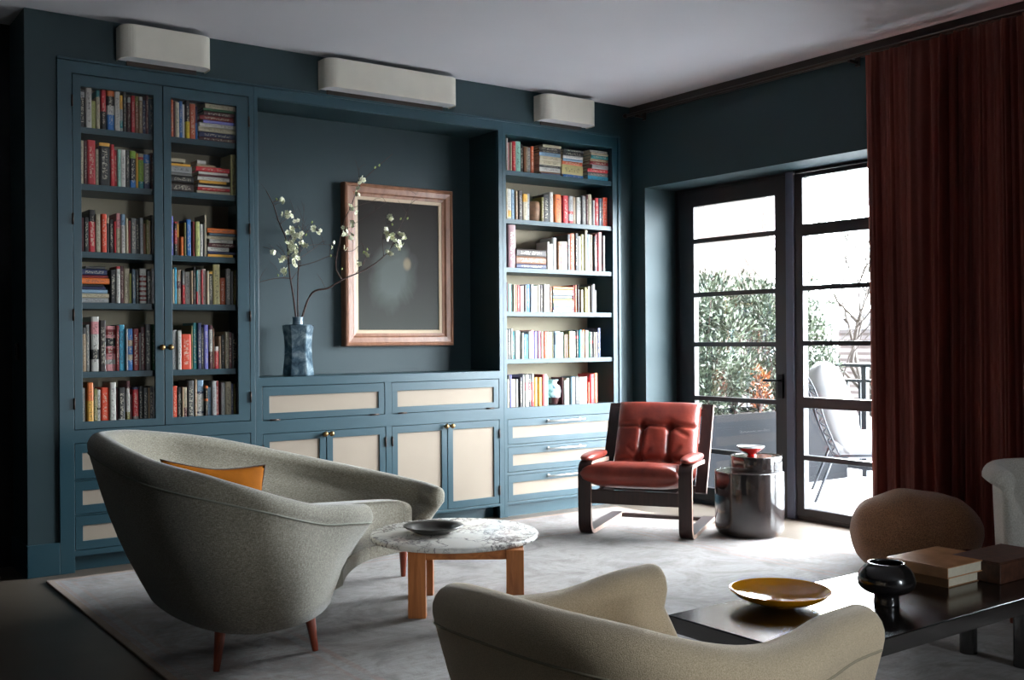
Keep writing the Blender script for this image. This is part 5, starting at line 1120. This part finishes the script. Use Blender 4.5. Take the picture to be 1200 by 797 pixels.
# ================================================================== LIGHT
Wd = bpy.data.worlds.new('World'); SC.world = Wd; Wd.use_nodes = True
nt = Wd.node_tree; nn = nt.nodes; bg = nn['Background']
tc = nn.new('ShaderNodeTexCoord'); dot = nn.new('ShaderNodeVectorMath'); dot.operation = 'DOT_PRODUCT'
SUN = Vector((.84, .627, .146)).normalized()
dot.inputs[1].default_value = Vector((.80, -.50, .33)).normalized(); nt.links.new(tc.outputs['Generated'], dot.inputs[0])
rp = nn.new('ShaderNodeValToRGB'); nt.links.new(dot.outputs['Value'], rp.inputs['Fac'])
cr2 = rp.color_ramp; cr2.interpolation = 'EASE'
cr2.elements[0].position = .0; cr2.elements[0].color = (1.0, .88, .74, 1)
cr2.elements[1].position = .35; cr2.elements[1].color = (.84, .93, 1.0, 1)
e = cr2.elements.new(1.0); e.color = (.86, .94, 1, 1)
mr = nn.new('ShaderNodeMapRange'); mr.inputs[1].default_value = .3; mr.inputs[2].default_value = .95; mr.inputs[3].default_value = .3; mr.inputs[4].default_value = 7.2
nt.links.new(dot.outputs['Value'], mr.inputs[0])
mu = nn.new('ShaderNodeMath'); mu.operation = 'MULTIPLY'; mu.inputs[1].default_value = SKY = 10.5
gd_ = nn.new('ShaderNodeVectorMath'); gd_.operation = 'DOT_PRODUCT'; gd_.inputs[1].default_value = SUN; nt.links.new(tc.outputs['Generated'], gd_.inputs[0])
mg = nn.new('ShaderNodeMapRange'); mg.interpolation_type = 'SMOOTHSTEP'; mg.inputs[1].default_value = .90; mg.inputs[2].default_value = 1.0; mg.inputs[3].default_value = 0; mg.inputs[4].default_value = 9.0
nt.links.new(gd_.outputs['Value'], mg.inputs[0])
ad = nn.new('ShaderNodeMath'); ad.operation = 'ADD'; nt.links.new(mr.outputs[0], ad.inputs[0]); nt.links.new(mg.outputs[0], ad.inputs[1])
nt.links.new(ad.outputs[0], mu.inputs[0]); nt.links.new(mu.outputs[0], bg.inputs['Strength']); nt.links.new(rp.outputs['Color'], bg.inputs['Color'])
sl = bpy.data.lights.new('Sun', 'SUN'); sl.energy = 3; sl.angle = R_(12); sl.color = (1, .93, .82)
so = bpy.data.objects.new('Sun', sl); COL.objects.link(so); so.rotation_euler = SUN.to_track_quat('Z', 'Y').to_euler(); so.location = (6, 4, 3)
def portal(x, y, z, sx, sy, rot):
    l = bpy.data.lights.new('Portal', 'AREA'); l.shape = 'RECTANGLE'; l.size = sx; l.size_y = sy; l.cycles.is_portal = True
    o = bpy.data.objects.new('Portal', l); COL.objects.link(o); o.location = (x, y, z); o.rotation_euler = rot
portal(.43, -2.0, 1.21, 3.7, 2.43, (R_(90), 0, R_(90)))
portal(-2.2, YB-.21, 1.525, .8, 1.85, (R_(90), 0, 0))

# ================================================================== CAMERA
cd = bpy.data.cameras.new('Camera'); cd.sensor_width = 36; cd.sensor_fit = 'HORIZONTAL'; cd.lens = 36.897; cd.clip_end = 300; cd.clip_start = .05
co = bpy.data.objects.new('Camera', cd); COL.objects.link(co)
rr_, uu_, ff_ = Vector((0.810787, -0.585301, -0.00689)), Vector((0.006065, -0.00337, 0.999976)), Vector((0.58531, 0.810809, -0.000818))
mw = Matrix(((rr_.x, uu_.x, -ff_.x, -5.569), (rr_.y, uu_.y, -ff_.y, -6.104), (rr_.z, uu_.z, -ff_.z, 1.27), (0, 0, 0, 1)))
co.matrix_world = mw; SC.camera = co
vs_ = SC.view_settings; vs_.view_transform = 'Standard'; vs_.look = 'None'; vs_.gamma = 1; vs_.use_curve_mapping = False; vs_.exposure = 0.0
